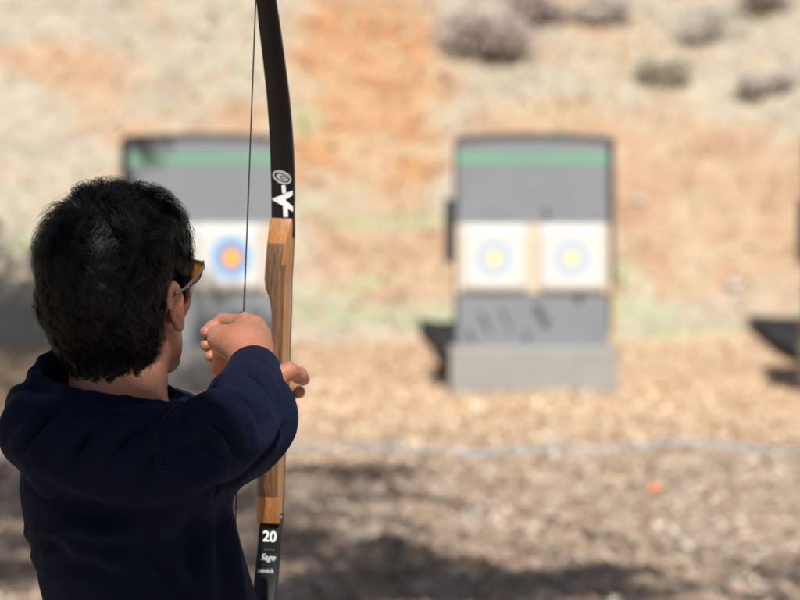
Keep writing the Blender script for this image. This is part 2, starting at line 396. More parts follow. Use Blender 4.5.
def hoodie_base(p):
    d = torso(p, 0, .955, 1.40)
    d = smin(d, rc(p, W(113, 442, 3.99), W(154, 472, 3.885), .056, .060), .035)
    d = smin(d, rc(p, W(113, 436, 3.99), W(86, 440, 4.15), .062, .060), .05)
    d = smin(d, rc(p, W(86, 440, 4.15), SL, .06, .060), .04)
    d = smin(d, rc(p, W(118, 432, 4.0), W(116, 408, 4.0), .088, .074), .04)
    # sleeves, a little slack under the upper arm and at the elbow
    arm = chain(p, [SR, ER], (.066, .060)); arm = smin(arm, rc(p, W(208, 452, 3.96), W(238, 436, 4.05), .050, .056), .03)
    arm = smin(arm, rc(p, ER, CR, .060, .0355), .02)
    for a_, r_ in ((W(266, 449, 4.09), .017), (W(250, 461, 4.06), .019), (W(233, 472, 4.02), .020)): arm = smin(arm, rc(p, a_, a_ + V3(-.03, -.04, .02), r_, r_), .006)
    d = smin(d, arm, .030)
    d = smin(d, chain(p, [SL, EL, CL], (.060, .054, .036)), .03)
    # hood lying on the back
    hd = chain(p, [W(52, 384, 4.09), W(38, 408, 4.0), W(38, 432, 3.92), W(64, 456, 3.865), W(104, 458, 3.845), W(140, 446, 3.86)], (.024, .032, .044, .049, .048, .042), .03)
    hd = smin(hd, rc(p, W(42, 398, 3.98), W(60, 440, 3.90), .028, .045), .03)
    d = smin(d, hd, .018)
    nr = np.cross(W(184, 396, 4.0) - W(38, 375, 3.99), W(110, 366, 4.12) - W(110, 388, 3.915)); nr = unit(nr)
    hgt = (p - W(110, 397, 3.985)) @ nr; ctr = W(112, 385, 4.01); rad = np.sqrt((p[:, 0] - ctr[0]) ** 2 + (p[:, 1] - ctr[1]) ** 2)
    d = smax(d, -np.maximum(-hgt, rad - .135), .012)
    rim = None
    for i in range(len(RIM)):
        e = rc(p, RIM[i], RIM[(i + 1) % len(RIM)], .0075, .0075); rim = e if rim is None else smin(rim, e, .006)
    cav = rc(p, toW((0, -.02, -.02)), NECK0 + V3(0, 0, -.01), .074, .064)
    cav = smin(cav, rc(p, W(56, 362, 4.02), W(72, 392, 4.0), .030, .018), .025)
    cav = smin(cav, ell(p, W(110, 372, 4.01), (.085, .085, .030)), .02)
    d = smax(d, -cav, .008); d = smin(d, rim, .010)
    wall = None
    for dy in (0, 13, 26, 39):
        e = chain(p, [W(33, 378 + dy, 4.0), W(43, 364 + dy, 4.05), W(63, 352 + dy, 4.09), W(88, 358 + dy, 4.115), W(118, 368 + dy, 4.12)], (.0075, .0075, .0075, .0075, .0075), .004); wall = e if wall is None else smin(wall, e, .012)
    d = smin(d, wall, .010)
    for a, b, r in ((CR, W(252, 345, 4.38), .0295), (CL, W(268, 385, 4.58), .029)):
        d = smax(d, -rc(p, a + (b - a) * .25, b, r, r), .004)
        n = unit(b - a); d = smax(d, (p - (a + n * .014)) @ n, .006)
    return d

# cloth rolls: (outline followed on the sleeve or back, roll radius, how far it stands out)
ROLLS = [
    ([(227, 377), (236, 369), (250, 368), (266, 378), (277, 394)], .011, .0065),
    ([(213, 391), (222, 381), (238, 382), (256, 395), (270, 415)], .013, .0095),
    ([(200, 408), (210, 398), (226, 401), (243, 416), (254, 436)], .014, .0115),
    ([(192, 418), (204, 409), (220, 416), (236, 434), (246, 454)], .013, .0085),
    ([(182, 434), (196, 426), (214, 436), (230, 458)], .012, .0050),
    ([(232, 470), (246, 458), (264, 444), (278, 424)], .010, .0055),
    ([(196, 482), (216, 474), (236, 468), (252, 456)], .012, .0060),
    ([(176, 408), (166, 424), (164, 446), (172, 468)], .010, .0045),
    ([(97, 410), (78, 415), (58, 428), (34, 452)], .012, .0075),
    ([(116, 414), (88, 422), (70, 438), (52, 462)], .011, .0065),
    ([(148, 418), (120, 424), (102, 440), (92, 466)], .012, .0055),
    ([(174, 424), (152, 434), (138, 452), (130, 478)], .012, .0050),
    ([(56, 404), (42, 412), (28, 428), (12, 446)], .010, .0055),
]
ROLLC = []; GROOVC = []
def cloth_hits(Q):
    out = []
    for i, (x, y) in enumerate(Q):
        a, b = W(x, y, 3.6), W(x, y, 4.5); d = unit(b - a); q = a.copy(); ok = False
        for _ in range(60):
            e = hoodie_base(q[None])[0]; q = q + d * e * .9
            if e < 3e-4: ok = True; break
            if q[1] > 4.5: break
        if not ok: continue
        g = np.array([hoodie_base((q + 1e-3 * np.eye(3)[k])[None])[0] for k in range(3)]) - hoodie_base(q[None])[0]
        out.append((q, unit(g), math.sin(math.pi * min(max(i / 10, .04), .96)) ** .6))
    return out
def store(lst, out, r):
    seg = [[out[0]]]
    for q in out[1:]:
        if np.linalg.norm(q - seg[-1][-1]) > .04: seg.append([q])
        else: seg[-1].append(q)
    for c in seg:
        if len(c) > 1: c_ = np.array(c); ctr = c_.mean(0); lst.append((c_, r, ctr, np.linalg.norm(c_ - ctr, axis=1).max() + r))
def make_rolls():
    for pts, r, h in ROLLS:
        r, h = r * 1.15, min(h * 1.5, r)
        P = np.array(pts, float); t = np.linspace(0, len(P) - 1, 11); Q = np.stack([np.interp(t, A(len(P)), P[:, k]) for k in (0, 1)], 1); Q[1:-1] = (Q[:-2] + 2 * Q[1:-1] + Q[2:]) / 4
        H = cloth_hits(Q)
        if len(H) > 2: store(ROLLC, [q - g * (r - h * s_) for q, g, s_ in H], r)
        T = np.gradient(Q, axis=0); T /= np.linalg.norm(T, axis=1)[:, None]; Nn = np.stack([-T[:, 1], T[:, 0]], 1)
        if Nn[:, 1].mean() < 0: Nn = -Nn
        rg = .008; H = cloth_hits(Q + Nn * (r * .95 * 800))
        if len(H) > 2: store(GROOVC, [q + g * (rg - 1.25 * h * s_) for q, g, s_ in H], rg)
def hoodie_sdf(p):
    d = hoodie_base(p)
    for lst, sg in ((GROOVC, -1), (ROLLC, 1)):
        for c, r, ctr, R_ in lst:
            m = (dist(p, ctr) < R_ + .014) & (np.abs(d) < .03)
            if m.any():
                e = chain(p[m], list(c), [r] * len(c), .003); d[m] = smin(d[m], e, .007) if sg > 0 else smax(d[m], -e, .008)
    return d
# (photo polyline, half width m, height m) creases pressed into the cloth
FOLDS = [
    ([(226, 384), (238, 371), (256, 372), (272, 388), (280, 402)], .0065, .0045),
    ([(212, 388), (226, 384), (244, 392), (262, 408), (270, 424)], .0070, .0060),
    ([(198, 399), (212, 393), (228, 400), (244, 416), (256, 436)], .0085, .0085),
    ([(196, 414), (206, 408), (220, 414), (236, 432), (246, 452)], .0075, .0065),
    ([(190, 428), (204, 426), (220, 438), (234, 458)], .0075, .0050),
    ([(196, 470), (214, 464), (234, 466), (250, 456)], .009, .006),
    ([(180, 486), (206, 478), (228, 478)], .009, .0055),
    ([(250, 452), (264, 444), (278, 428)], .007, .0055),
    ([(272, 392), (283, 408), (286, 424)], .006, .0035),
    ([(188, 404), (172, 412), (161, 430), (159, 452), (170, 478)], .0050, -.0050),
    ([(200, 406), (182, 416), (172, 432), (170, 450), (178, 470)], .008, .0055),
    ([(97, 408), (78, 414), (58, 426), (34, 449)], .0075, .0075),
    ([(112, 412), (84, 420), (66, 436), (50, 458)], .0070, .0065),
    ([(150, 414), (120, 420), (98, 432), (86, 456)], .0075, .0055),
    ([(172, 420), (148, 430), (132, 448), (124, 474)], .0075, .0055),
    ([(62, 402), (46, 410), (32, 426), (16, 448)], .0075, .0065),
    ([(12, 456), (32, 466), (60, 479), (96, 488)], .010, .005),
    ([(18, 474), (44, 491), (72, 507), (110, 518), (156, 515), (200, 502)], .012, -.0150),
    ([(30, 534), (48, 530), (66, 534), (84, 546)], .010, .0080),
    ([(36, 556), (60, 548), (96, 552), (130, 566)], .012, .0060),
    ([(154, 538), (142, 558), (126, 586), (116, 612)], .010, -.0090),
    ([(158, 538), (176, 560), (196, 590), (206, 612)], .010, .0080),
    ([(214, 508), (206, 534), (204, 566), (210, 606)], .010, .0070),
    ([(228, 504), (228, 530), (234, 566), (244, 606)], .008, .0050),
    ([(64, 522), (100, 534), (140, 532)], .011, .0060),
    ([(34, 391), (60, 403), (96, 411), (130, 416), (166, 421), (182, 420)], .0035, -.0034),
    ([(229, 371), (240, 356), (258, 357), (274, 371), (281, 385)], .0032, -.0042),
]
def fold_disp(v, nrm):
    q = proj(v); view = v - V3(0, 0, CAMZ); view /= np.linalg.norm(view, axis=1)[:, None]
    fc = np.clip(-(view * nrm).sum(1) * 4 + .9, 0, 1) * (v[:, 1] < 4.34)
    sc = 3200 / v[:, 1]; disp = np.zeros(len(v))
    for pts, w, a in FOLDS:
        P = np.array(pts, float); seg = np.linalg.norm(np.diff(P, axis=0), axis=1); cum = np.r_[0, np.cumsum(seg)]
        best = np.full(len(v), 1e9); sgn = np.zeros(len(v)); tt = np.zeros(len(v))
        for i in range(len(P) - 1):
            ab = P[i + 1] - P[i]; r = q - P[i]; t = np.clip((r @ ab) / (ab @ ab), 0, 1); c = r - t[:, None] * ab
            dd = np.linalg.norm(c, axis=1); m = dd < best; best = np.where(m, dd, best)
            cr = ab[0] * r[:, 1] - ab[1] * r[:, 0]; sgn = np.where(m, np.sign(cr), sgn); tt = np.where(m, (cum[i] + t * seg[i]) / cum[-1], tt)
        s = sgn * best / sc; env = np.clip(np.sin(np.pi * np.clip(tt, 0.02, .98)), 0, 1) ** .5
        if a > 0 and pts[0][1] < 503: continue
        prof = 2.0 * np.exp(-(s / w) ** 2) - 1.6 * np.exp(-((s - 1.7 * w) / (w * .9)) ** 2) if a > 0 else np.exp(-(s / w) ** 2)
        disp += a * prof * env * fc
    return disp
def vnormals(v, f):
    n = np.cross(v[f[:, 2]] - v[f[:, 0]], v[f[:, 3]] - v[f[:, 1]]); out = np.zeros_like(v)
    for k in range(4): np.add.at(out, f[:, k], n)
    return out / np.maximum(np.linalg.norm(out, axis=1), 1e-12)[:, None]

def archer():
    root = empty('person', (float(HIP[0]), 4.02, 0))
    off = V3(HIP[0], 4.02, 0)
    tag(root, 'archer in a navy hooded sweatshirt and amber glasses drawing a bow, seen from behind', 'person')
    zs = np.r_[A(-.02, 1.0, .011), A(1.0, 1.31, .005), A(1.31, 1.70, .0021)]
    v, f = polygonize(body_sdf, A(-.62, -.085, .0022), A(3.72, 4.70, .0024), zs)
    # fine skin relief on hands
    body = link('body', fastmesh('body', v - off, f), MAT['skin'], root)
    make_rolls()
    v, f = polygonize(hoodie_sdf, A(-.58, -.09, .0029), A(3.68, 4.62, .0031), A(.93, 1.52, .0029))
    n = vnormals(v, f)
    d = fold_disp(v, n) + .0022 * fbm(v, 9, 3, 2) + .0005 * fbm(v, 45, 9, 2)
    # ribbed waistband
    wb = np.clip((1.005 - v[:, 2]) / .01, 0, 1); d -= wb * .008
    v = v + n * d[:, None]
    hoodie = link('hooded_sweatshirt', fastmesh('hooded_sweatshirt', v - off, f), MAT['fleece'], root)
    # stitching along the armhole, the hood edge and the cuff
    from mathutils.bvhtree import BVHTree
    bv = BVHTree.FromPolygons([tuple(x) for x in v], [tuple(int(i) for i in q) for q in f]); C0 = V3(0, 0, CAMZ)
    thread = simple('navy_thread', (.0095, .0125, .028), .7, .1, 60, 0)
    for line in ([(190, 403), (174, 411), (163, 428), (159, 448), (165, 476)], [(187, 400), (170, 409), (159, 427), (155, 448), (161, 476)]):
        P = np.array(line, float); t_ = np.linspace(0, len(P) - 1, 241); Q = np.stack([np.interp(t_, A(len(P)), P[:, k]) for k in (0, 1)], 1)
        for _ in range(400): Q[1:-1] = (Q[:-2] + 2 * Q[1:-1] + Q[2:]) / 4
        hits = []
        for x, y in Q:
            d_ = unit(W(x, y, 4) - C0); h_, n_, _i, _d = bv.ray_cast(Vector(C0), Vector(d_)); hits.append(None if h_ is None else V3(*h_) - d_ * .0006)
        m = MB(); acc = 0; cur = []
        for a_, b_ in zip(hits[:-1], hits[1:]):
            if a_ is None or b_ is None or np.linalg.norm(b_ - a_) > .01: cur = []; continue
            acc += np.linalg.norm(b_ - a_)
            if (acc % .0052) < .0036: cur.append(b_)
            else:
                if len(cur) > 1: m.tube([q - off for q in cur], .00055, 5)
                cur = []
        if m.v: m.build('stitching', thread, hoodie, True)
    # trousers
    def tr(p):
        d = smax(torso(p, -.014, .84, .99), p[:, 2] - .985, .01)
        for h, k, a in LEGS: d = smin(d, chain(p, [h, k, a], (.092, .068, .058), .02), .03)
        d = d + .004 * np.sin(p[:, 2] * 60 + 6 * p[:, 0] * 5) * np.clip(.5 - np.abs(p[:, 2] - .3), 0, .3)
        return smax(d, .045 - p[:, 2], .004)
    v, f = polygonize(tr, A(-.62, .1, .008), A(3.6, 4.45, .008), A(.02, 1.02, .008))
    link('trousers', fastmesh('trousers', v - off, f), MAT['denim'], root)
    for h, k, a in LEGS:
        hl = V3(a[0], a[1], 0)
        def sh(p):
            d = rc(p, hl + FACE * -.03 + V3(0, 0, .05), hl + FACE * .16 + V3(0, 0, .035), .045, .036)
            d = smin(d, rc(p, hl + V3(0, 0, .07), hl + V3(0, 0, .11), .045, .043), .03)
            return smax(d, .002 - p[:, 2], .004)
        v, f = polygonize(sh, A(hl[0] - .15, hl[0] + .28, .006), A(hl[1] - .15, hl[1] + .25, .006), A(-.02, .17, .006))
        link('shoe', fastmesh('shoe', v - off, f), MAT['shoe'], root)
    # ---- hair
    AZ = [0, 45, 70, 84, 92, 104, 112, 122, 140, 160, 180]; ZM = [-.066, -.064, -.054, -.030, .030, .036, -.012, .022, .064, .080, .086]
    def zmin(q): az = np.degrees(np.arctan2(np.abs(q[:, 0]), -(q[:, 1] + .0))); return np.interp(az, AZ, ZM)
    def cap(q):
        d = ell(q, V3(0, -.012, .045), (.074, .094, .084)); d = smin(d, ell(q, V3(0, -.045, .0), (.062, .05, .06)), .03)
        return smin(d, rc(q, V3(0, -.025, -.045), V3(0, -.045, -.10), .052, .052), .022)
    def vol(q): return .0050 + .0075 * np.clip((q[:, 2] + .07) / .06, 0, 1) + .0095 * np.clip((q[:, 2] - .05) / .07, 0, 1) * np.clip((q[:, 1] + .07) / .09, 0, 1) - .0065 * np.clip(-q[:, 1] / .06, 0, 1) * np.clip((.12 - q[:, 2]) / .05, 0, 1) + .009 * np.clip((q[:, 1] - .02) / .04, 0, 1) * np.clip((q[:, 2] - .07) / .04, 0, 1)
    def shell(p):
        q = toL(p); d = cap(q) - vol(q) * .72 - .0030 * fbm(q, 45, 5, 2); d = smax(d, (zmin(q) - q[:, 2]) * .6, .004)
        e = ell(q * [1, 1, 1] * np.where(q[:, :1] > 0, 1, -1) ** np.array([1, 0, 0]), V3(.083, -.006, .003), (.02, .024, .036))
        return smax(d, -e, .003)
    v1, f1 = polygonize(shell, A(-.50, -.20, .003), A(3.86, 4.16, .003), A(1.40, 1.70, .003), 1)
    N = 66000
    dr = rng.normal(size=(N, 3)); dr /= np.linalg.norm(dr, axis=1)[:, None]
    c0 = V3(0, -.015, .02); lo = np.zeros(N); hi = np.full(N, .2)
    for _ in range(22):
        mid = (lo + hi) / 2; s = cap(c0 + dr * mid[:, None]); lo = np.where(s < 0, mid, lo); hi = np.where(s < 0, hi, mid)
    R0 = c0 + dr * lo[:, None]
    ok = (R0[:, 2] > zmin(R0) + rng.uniform(-.006, .004, N)) & ~((np.abs(R0[:, 1] + .004) < .021) & (R0[:, 2] < .034) & (np.abs(R0[:, 0]) > .05))
    R0 = R0[ok]; N = len(R0)
    e = 5e-4; g = np.stack([cap(R0 + e * np.eye(3)[k]) - cap(R0) for k in range(3)], 1); g /= np.linalg.norm(g, axis=1)[:, None]
    wh = V3(-.010, -.040, .125); t = R0 - wh; t /= np.linalg.norm(t, axis=1)[:, None]; t += V3(0, -.1, -1.1) * np.clip((.115 - R0[:, 2:3]) / .05, 0, 1); top = np.clip((R0[:, 2] - .07) / .05, 0, 1)
    t += top[:, None] * V3(.5, .6, 0); sw = np.cross(g, R0 - wh); t += 1.3 * sw / np.linalg.norm(sw, axis=1)[:, None] * np.exp(-((R0 - wh) ** 2).sum(1) / .035 ** 2)[:, None]
    # clumps
    NG = 1700; gi = rng.integers(0, N, NG); G = R0[gi]; own = np.empty(N, int)
    for i in range(0, N, 4000): own[i:i + 4000] = ((R0[i:i + 4000, None] - G[None]) ** 2).sum(2).argmin(1)
    gr = rng.normal(size=(NG, 3)); gl = rng.uniform(.7, 1.25, NG); gp = rng.uniform(0, 6.28, NG); gq = rng.uniform(.6, 1.5, NG)
    low = np.stack([fbm(G, 13, s, 2) for s in (11, 12, 13)], 1)
    t = t / np.linalg.norm(t, axis=1)[:, None] + (.8 + .4 * top[:, None]) * low[own] + .22 * gr[own] + .07 * rng.normal(size=(N, 3))
    t -= (t * g).sum(1)[:, None] * g; t /= np.linalg.norm(t, axis=1)[:, None]
    nap = np.clip((-.02 - R0[:, 2]) / .05, 0, 1)
    L = (.034 + .010 * top - .024 * nap) * gl[own] * rng.uniform(.75, 1.15, N)
    lift = (.10 + .16 * top - .06 * nap) * rng.uniform(.7, 1.2, N) * (.8 + .4 * gl[own])
    fly = rng.random(N) < .012; lift[fly] += .60; L[fly] *= 1.1; voff = vol(R0) + (.002 + .006 * top) * fbm(R0, 34, 8, 2)
    bn = np.cross(g, t); K = 8; pts = []; hr = rng.random(N) ** 1.5; gw = rng.normal(size=NG); gv = rng.normal(size=NG)
    Gp = G[own] - R0; Gp -= (Gp * g).sum(1)[:, None] * g
    for k in range(K):
        s = k / (K - 1)
        wv = (.0075 + .004 * top) * (1 - .6 * nap) * gq[own] * s * np.sin(gp[own] + s * 7.5 * gq[own]); wn = .0028 * s * np.cos(gp[own] * 1.7 + s * 8 * gq[own])
        P = R0 + L[:, None] * (g * (lift * (s - .42 * s * s))[:, None] + t * s) + bn * wv[:, None] + g * wn[:, None] + Gp * ((.88 - .5 * nap) * s ** .7)[:, None] + rng.normal(size=(N, 3)) * .0004 * s
        dc = cap(P); gg = np.stack([cap(P + e * np.eye(3)[a]) - dc for a in range(3)], 1) / e
        hgt = voff * (.35 + .65 * min(1, s * 3)) * (1 + .55 * (hr - .3)) + .0035 * math.sin(math.pi * s) * gl[own]
        hgt = hgt + (.0022 * gv[own] * (1 - nap)) * min(1, 2 * s) - (.004 * gw[own]) * s ** 2 * (1 - nap) + (.0015 + .0075 * top) * (1 - nap) * np.maximum(gw[own], 0) * s; hgt = np.where(fly, np.maximum(hgt, dc), hgt); P += gg * (hgt - dc)[:, None]
        pts.append(P)
    pts = np.array(pts)
    ez = np.zeros(N, bool)
    for k in range(K):
        q = pts[k]; ez |= (((np.abs(q[:, 0]) - .086) / .022) ** 2 + ((q[:, 1] + .004) / .024) ** 2 + ((q[:, 2] - .002) / .036) ** 2) < 1
    pts = pts[:, ~ez]; g = g[~ez]; N = pts.shape[1]
    #                                      # K,N,3
    vv = []; wid = rng.uniform(.00020, .00040, N)
    for k in range(K):
        d = pts[min(k + 1, K - 1)] - pts[max(k - 1, 0)]; sd = np.cross(d, g + .5 * rng.normal(size=(N, 3)) * (k == -1)); sd /= np.maximum(np.linalg.norm(sd, axis=1), 1e-9)[:, None]
        w = wid * (1.0 if k < K - 3 else (K - k) / 4.0)
        vv += [pts[k] - sd * w[:, None], pts[k] + sd * w[:, None] + g * w[:, None] * .5]
    vv = np.array(vv).reshape(K, 2, N, 3).transpose(2, 0, 1, 3).reshape(-1, 3)
    b = (A(N) * K * 2)[:, None, None]; kk = (A(K - 1) * 2)[None, :, None]
    ff = (b + kk + np.array([0, 1, 3, 2])[None, None]).reshape(-1, 4)
    hv = np.concatenate([v1, HO + vv @ HM.T]); hf = np.concatenate([f1, ff + len(v1)])
    link('hair', fastmesh('hair', hv - off, hf), MAT['hair'], root)
    # eyebrows and lips stay part of the face mesh; glasses
    g = MB()
    for s in (-1, 1):
        pth = [(.087 * s, -.006, .017), (.0905 * s, .015, .020), (.0895 * s, .046, .0265), (.082 * s, .078, .0305), (.0735 * s, .0915, .032)]
        P = [toW(q) for q in pth]
        rr = []
        for i, q in enumerate(P):
            hgt = (.0013, .0015, .0017, .0022, .0026)[i]
            rr.append([q + HX * a * .0012 + HZ * b * hgt for a, b in ((-1, -1), (1, -1), (1, 1), (-1, 1))])
        g.rings(rr)
        g.tube([toW((.087 * s, -.006, .017)), toW((.085 * s, -.020, .010)), toW((.082 * s, -.028, -.004))], .0014, 6)
    top = [toW((x, .112 - 3.9 * x * x, .0325 - .25 * abs(x) * .02)) for x in np.linspace(-.073, .073, 17)]
    g.tube(top, .0014, 6)
    fr = g.build('sunglasses', MAT['frame'], root, True); fr.location = [-q for q in off]
    for s in (-1, 1):
        L_ = MB(); nu, nv = 12, 8; gr_ = []
        for a in range(nu + 1):
            x = .012 + (.0715 - .012) * a / nu; row = []
            hb = .033 * math.sin(math.pi * min(max((a / nu) * .86 + .10, 0), 1)) ** .55
            for b in range(nv + 1):
                z = .0322 - hb * b / nv; row.append(toW((x * s, .112 - 3.9 * x * x - .004 * (b / nv) ** 2, z)))
            gr_.append(row)
        L_.rings(gr_, 0, False, False)
        bt = MB(); bt.tube([gr_[a][-1] for a in range(nu + 1)], .0009, 6); bt.build('lens_rim', MAT['frame'], fr, True)
        lo_ = L_.build('lens', MAT['lens'], fr, True); md = lo_.modifiers.new('thick', 'SOLIDIFY'); md.thickness = .0016
    return root
archer()

# ------------------------------------------------------------------ the bow
BA = math.radians(13.4)
bw = V3(math.sin(BA), math.cos(BA), 0); BU = unit(V3(.042, .0, 1)); BW = unit(bw - (bw @ BU) * BU); BS = np.cross(BW, BU)
BO = W(277, 375, 4.6)
def bp(u, s, w): return BO + BU * u + BS * s + BW * w
bow_loc = BO.copy()
bow = empty('recurve_bow', tuple(bow_loc)); tag(bow, 'wooden recurve bow with black limbs held upright by the archer', 'bow')
BM = Matrix(((BS[0], BW[0], BU[0]), (BS[1], BW[1], BU[1]), (BS[2], BW[2], BU[2]))).to_4x4()
bow.matrix_world = Matrix.Translation(Vector(bow_loc)) @ BM         # local: x across, y towards target, z along the limbs
SEC = [(.226, -.0178, .0150, -.009, .010, .0), (.212, -.0180, .0150, -.013, .014, .3), (.190, -.0185, .0135, -.020, .020, .8), (.160, -.0190, .0115, -.024, .025, 1), (.138, -.0190, .0105, -.026, .027, 1),
       (.125, -.0165, .0105, -.027, .028, 1), (.110, -.0095, .0110, -.028, .028, 1), (.090, -.0060, .0115, -.028, .028, 1), (.045, -.0050, .0115, -.027, .028, 1), (.022, -.0060, .0120, -.028, .028, 1),
       (.016, -.0170, .0125, -.030, .028, 1), (.0, -.0165, .0130, -.034, .026, 1), (-.030, -.0140, .0125, -.038, .022, 1), (-.060, -.0150, .0120, -.034, .024, 1), (-.095, -.0175, .0110, -.028, .027, 1),
       (-.140, -.0190, .0110, -.025, .027, 1), (-.175, -.0195, .0120, -.021, .024, 1), (-.198, -.0195, .0135, -.014, .017, .4), (-.214, -.0190, .0140, -.010, .012, .0)]
r = MB(); rings = []
for u, a, b, w0, w1, k in SEC:
    c = .0045 * k + .0012
    rings.append([(a, w0 + c, u), (a + c, w0, u), (b - c * .8, w0, u), (b, w0 + c * 1.6, u), (b, w1 - .008, u), (b, w1, u), (a, w1, u), (a, w1 - .008, u)])
r.rings(rings, [0, 0, 0, 0, 1, 1, 1, 0])
for i in range(len(SEC) - 1):                                        # walnut core shows on the belly face
    if abs(SEC[i][0]) < .195 and SEC[i + 1][0] > -.185: r.m[i * 8 + 1] = 2; r.m[i * 8 + 2] = 2 if SEC[i + 1][0] > -.185 and SEC[i][0] < .165 else 0
    if SEC[i][0] < .195 and SEC[i + 1][0] > -.185: r.m[i * 8 + 0] = 2
riser = r.build('riser', [MAT['maple'], MAT['limb'], MAT['walnut']], bow, True)
md = riser.modifiers.new('bev', 'BEVEL'); md.width = .0012; md.segments = 2; md.limit_method = 'ANGLE'; md.angle_limit = .5
LP = [(.200, .006), (.226, -.001), (.26, -.005), (.30, -.014), (.35, -.030), (.40, -.053), (.45, -.083), (.50, -.115), (.55, -.146), (.60, -.172), (.64, -.184), (.675, -.184), (.70, -.172)]
def limb_at(u):
    us = [q[0] for q in LP]; ws = [q[1] for q in LP]
    f = lambda x: float(np.interp(x, us, ws)); w = (f(u - .01) + 2 * f(u) + f(u + .01)) / 4
    return w, (f(u + .012) - f(u - .012)) / .024
def limb(sg, name):
    m = MB(); R = []
    for u in np.linspace(.200, .70, 60):
        w, sl = limb_at(u); hw = np.interp(u, [.2, .30, .50, .62, .70], [.0165, .0172, .0150, .011, .008]); th = np.interp(u, [.2, .3, .7], [.003, .0036, .0022]); n = unit((0, 1, -sl)); 
        R.append([(x, w + n[1] * y, sg * (u + n[2] * y)) for x, y in ((-hw, -th), (-hw + .001, -th - .0006), (hw - .001, -th - .0006), (hw, -th), (hw, th), (-hw, th))])
    if sg < 0: R = R[::-1]
    m.rings(R); return m.build(name, MAT['limb'], bow, True)
UL = limb(1, 'limb'); LL = limb(-1, 'limb')
def on_limb(sg, u, x, up, proud=.0009):                               # point and frame on the belly side of a limb
    w, sl = limb_at(u); n = unit((0, 1, -sl)); tn = unit((0, sl, 1)); th = .0036 + .0006
    return V3(x, w - n[1] * (th + proud), sg * (u - n[2] * (th + proud)))
def decal(name, sg, shapes, mat, parent):
    m = MB()
    for poly in shapes:                                               # poly: list of (x, u) quads
        v = [on_limb(sg, u, x, 0) for x, u in poly]; m.add(v, [tuple(range(len(v)))])
    return m.build(name, mat, parent)
def strip(a, b, w):
    a, b = np.array(a), np.array(b); d = unit(b - a); n = V3(-d[1], d[0], 0)[:2] * w / 2
    return [tuple(a - n), tuple(b - n), tuple(b + n), tuple(a + n)]
def ring_quads(c, ra, rb, rot, w, t0=0, t1=360, n=40):
    out = []; cr, sr = math.cos(rot), math.sin(rot)
    def P(a, k): x, y = (ra + k) * math.cos(a), (rb + k) * math.sin(a); return (c[0] + x * cr - y * sr, c[1] + x * sr + y * cr)
    for i in range(n):
        a0 = math.radians(t0 + (t1 - t0) * i / n); a1 = math.radians(t0 + (t1 - t0) * (i + 1) / n)
        out.append([P(a0, -w / 2), P(a1, -w / 2), P(a1, w / 2), P(a0, w / 2)])
    return out
# emblem: coin with spiral over a lying letter with a shaft
cu = .286
em = ring_quads((.0, cu), .0132, .0082, math.radians(-20), .0024) + ring_quads((.0, cu), .0062, .0034, math.radians(-20), .0075, n=30)
decal('emblem', 1, em, MAT['grey_ink'] if False else simple('silver_ink', (.40, .43, .41), .5, .1, 300, 0), UL)
em2 = ring_quads((.0, cu), .0092, .0052, math.radians(-20), .0010, 10, 330) + ring_quads((.002, cu - .0005), .0042, .0022, math.radians(-20), .0010, 0, 300)
m = MB()
for poly in em2: m.add([on_limb(1, u, x, 0, .0013) for x, u in poly], [(0, 1, 2, 3)])
m.build('emblem', MAT['limb'], UL)
decal('letter', 1, [[(-.016, .2537), (.0153, .2675), (.0153, .2605), (.0045, .2535)], [(-.016, .2533), (.0045, .2535), (.0160, .2437), (.0160, .2368)]], MAT['white_ink'], UL)
for st in (strip((.0020, .2746), (.0028, .2630), .0058), strip((.0046, .2440), (.0054, .2290), .0070)):
    m = MB(); m.add([on_limb(1, u, x, 0, .0012) for x, u in st], [(0, 1, 2, 3)]); m.build('letter_stroke', MAT['white_ink'], UL)
def text(body, size, sg, u, x, mat, parent, shear=0, sx=1, ext=.0001):
    cu_ = bpy.data.curves.new('lettering', 'FONT'); cu_.body = body; cu_.size = size; cu_.align_x = 'CENTER'; cu_.align_y = 'CENTER'; cu_.extrude = ext; cu_.shear = shear; cu_.offset = size * .018
    o = bpy.data.objects.new('tmp', cu_); COL.objects.link(o); bpy.context.view_layer.update()
    me = bpy.data.meshes.new_from_object(o.evaluated_get(bpy.context.evaluated_depsgraph_get())); bpy.data.objects.remove(o)
    for v in me.vertices:
        X, Yv, Z = v.co; p = on_limb(sg, u + (Yv if sg > 0 else -Yv), x + X * sx, 0, .0008 + Z); v.co = p
    return link('lettering', me, mat, parent)
text('20', .021, -1, .2345, .0005, MAT['white_ink'], LL)
text('- - - -', .007, -1, .252, .0015, MAT['grey_ink'], LL)
text('Sage', .0125, -1, .264, .0, simple('faded_ink', (.42, .45, .45), .6, .06, 200, 0), LL, .35)
text('samick', .0090, -1, .283, -.001, simple('faded_ink', (.42, .45, .45), .6, .06, 200, 0), LL)
# string: meets the limbs near the tips and runs through the fingers
m = MB(); ws, _ = limb_at(.675)
m.tube([(0, ws + .002, .70 - .002), (0, ws - .006, .66), (-.0005, -.1835, .2), (-.0005, -.1835, .0), (-.0005, -.1835, -.2), (0, ws - .006, -.66), (0, ws + .002, -.698)], .0011, 8)
m.tube([(-.0005, -.1835, .135), (-.0005, -.1835, -.12)], .0015, 8)
m.tube([(-.0005, -.1835, .0985), (-.0005, -.1835, .0955)], .0036, 8)
m.tube([(-.006, -.1835, .0970), (.0, -.1835, .0970)], .0013, 6)
m.build('bowstring', MAT['string'], bow, True)

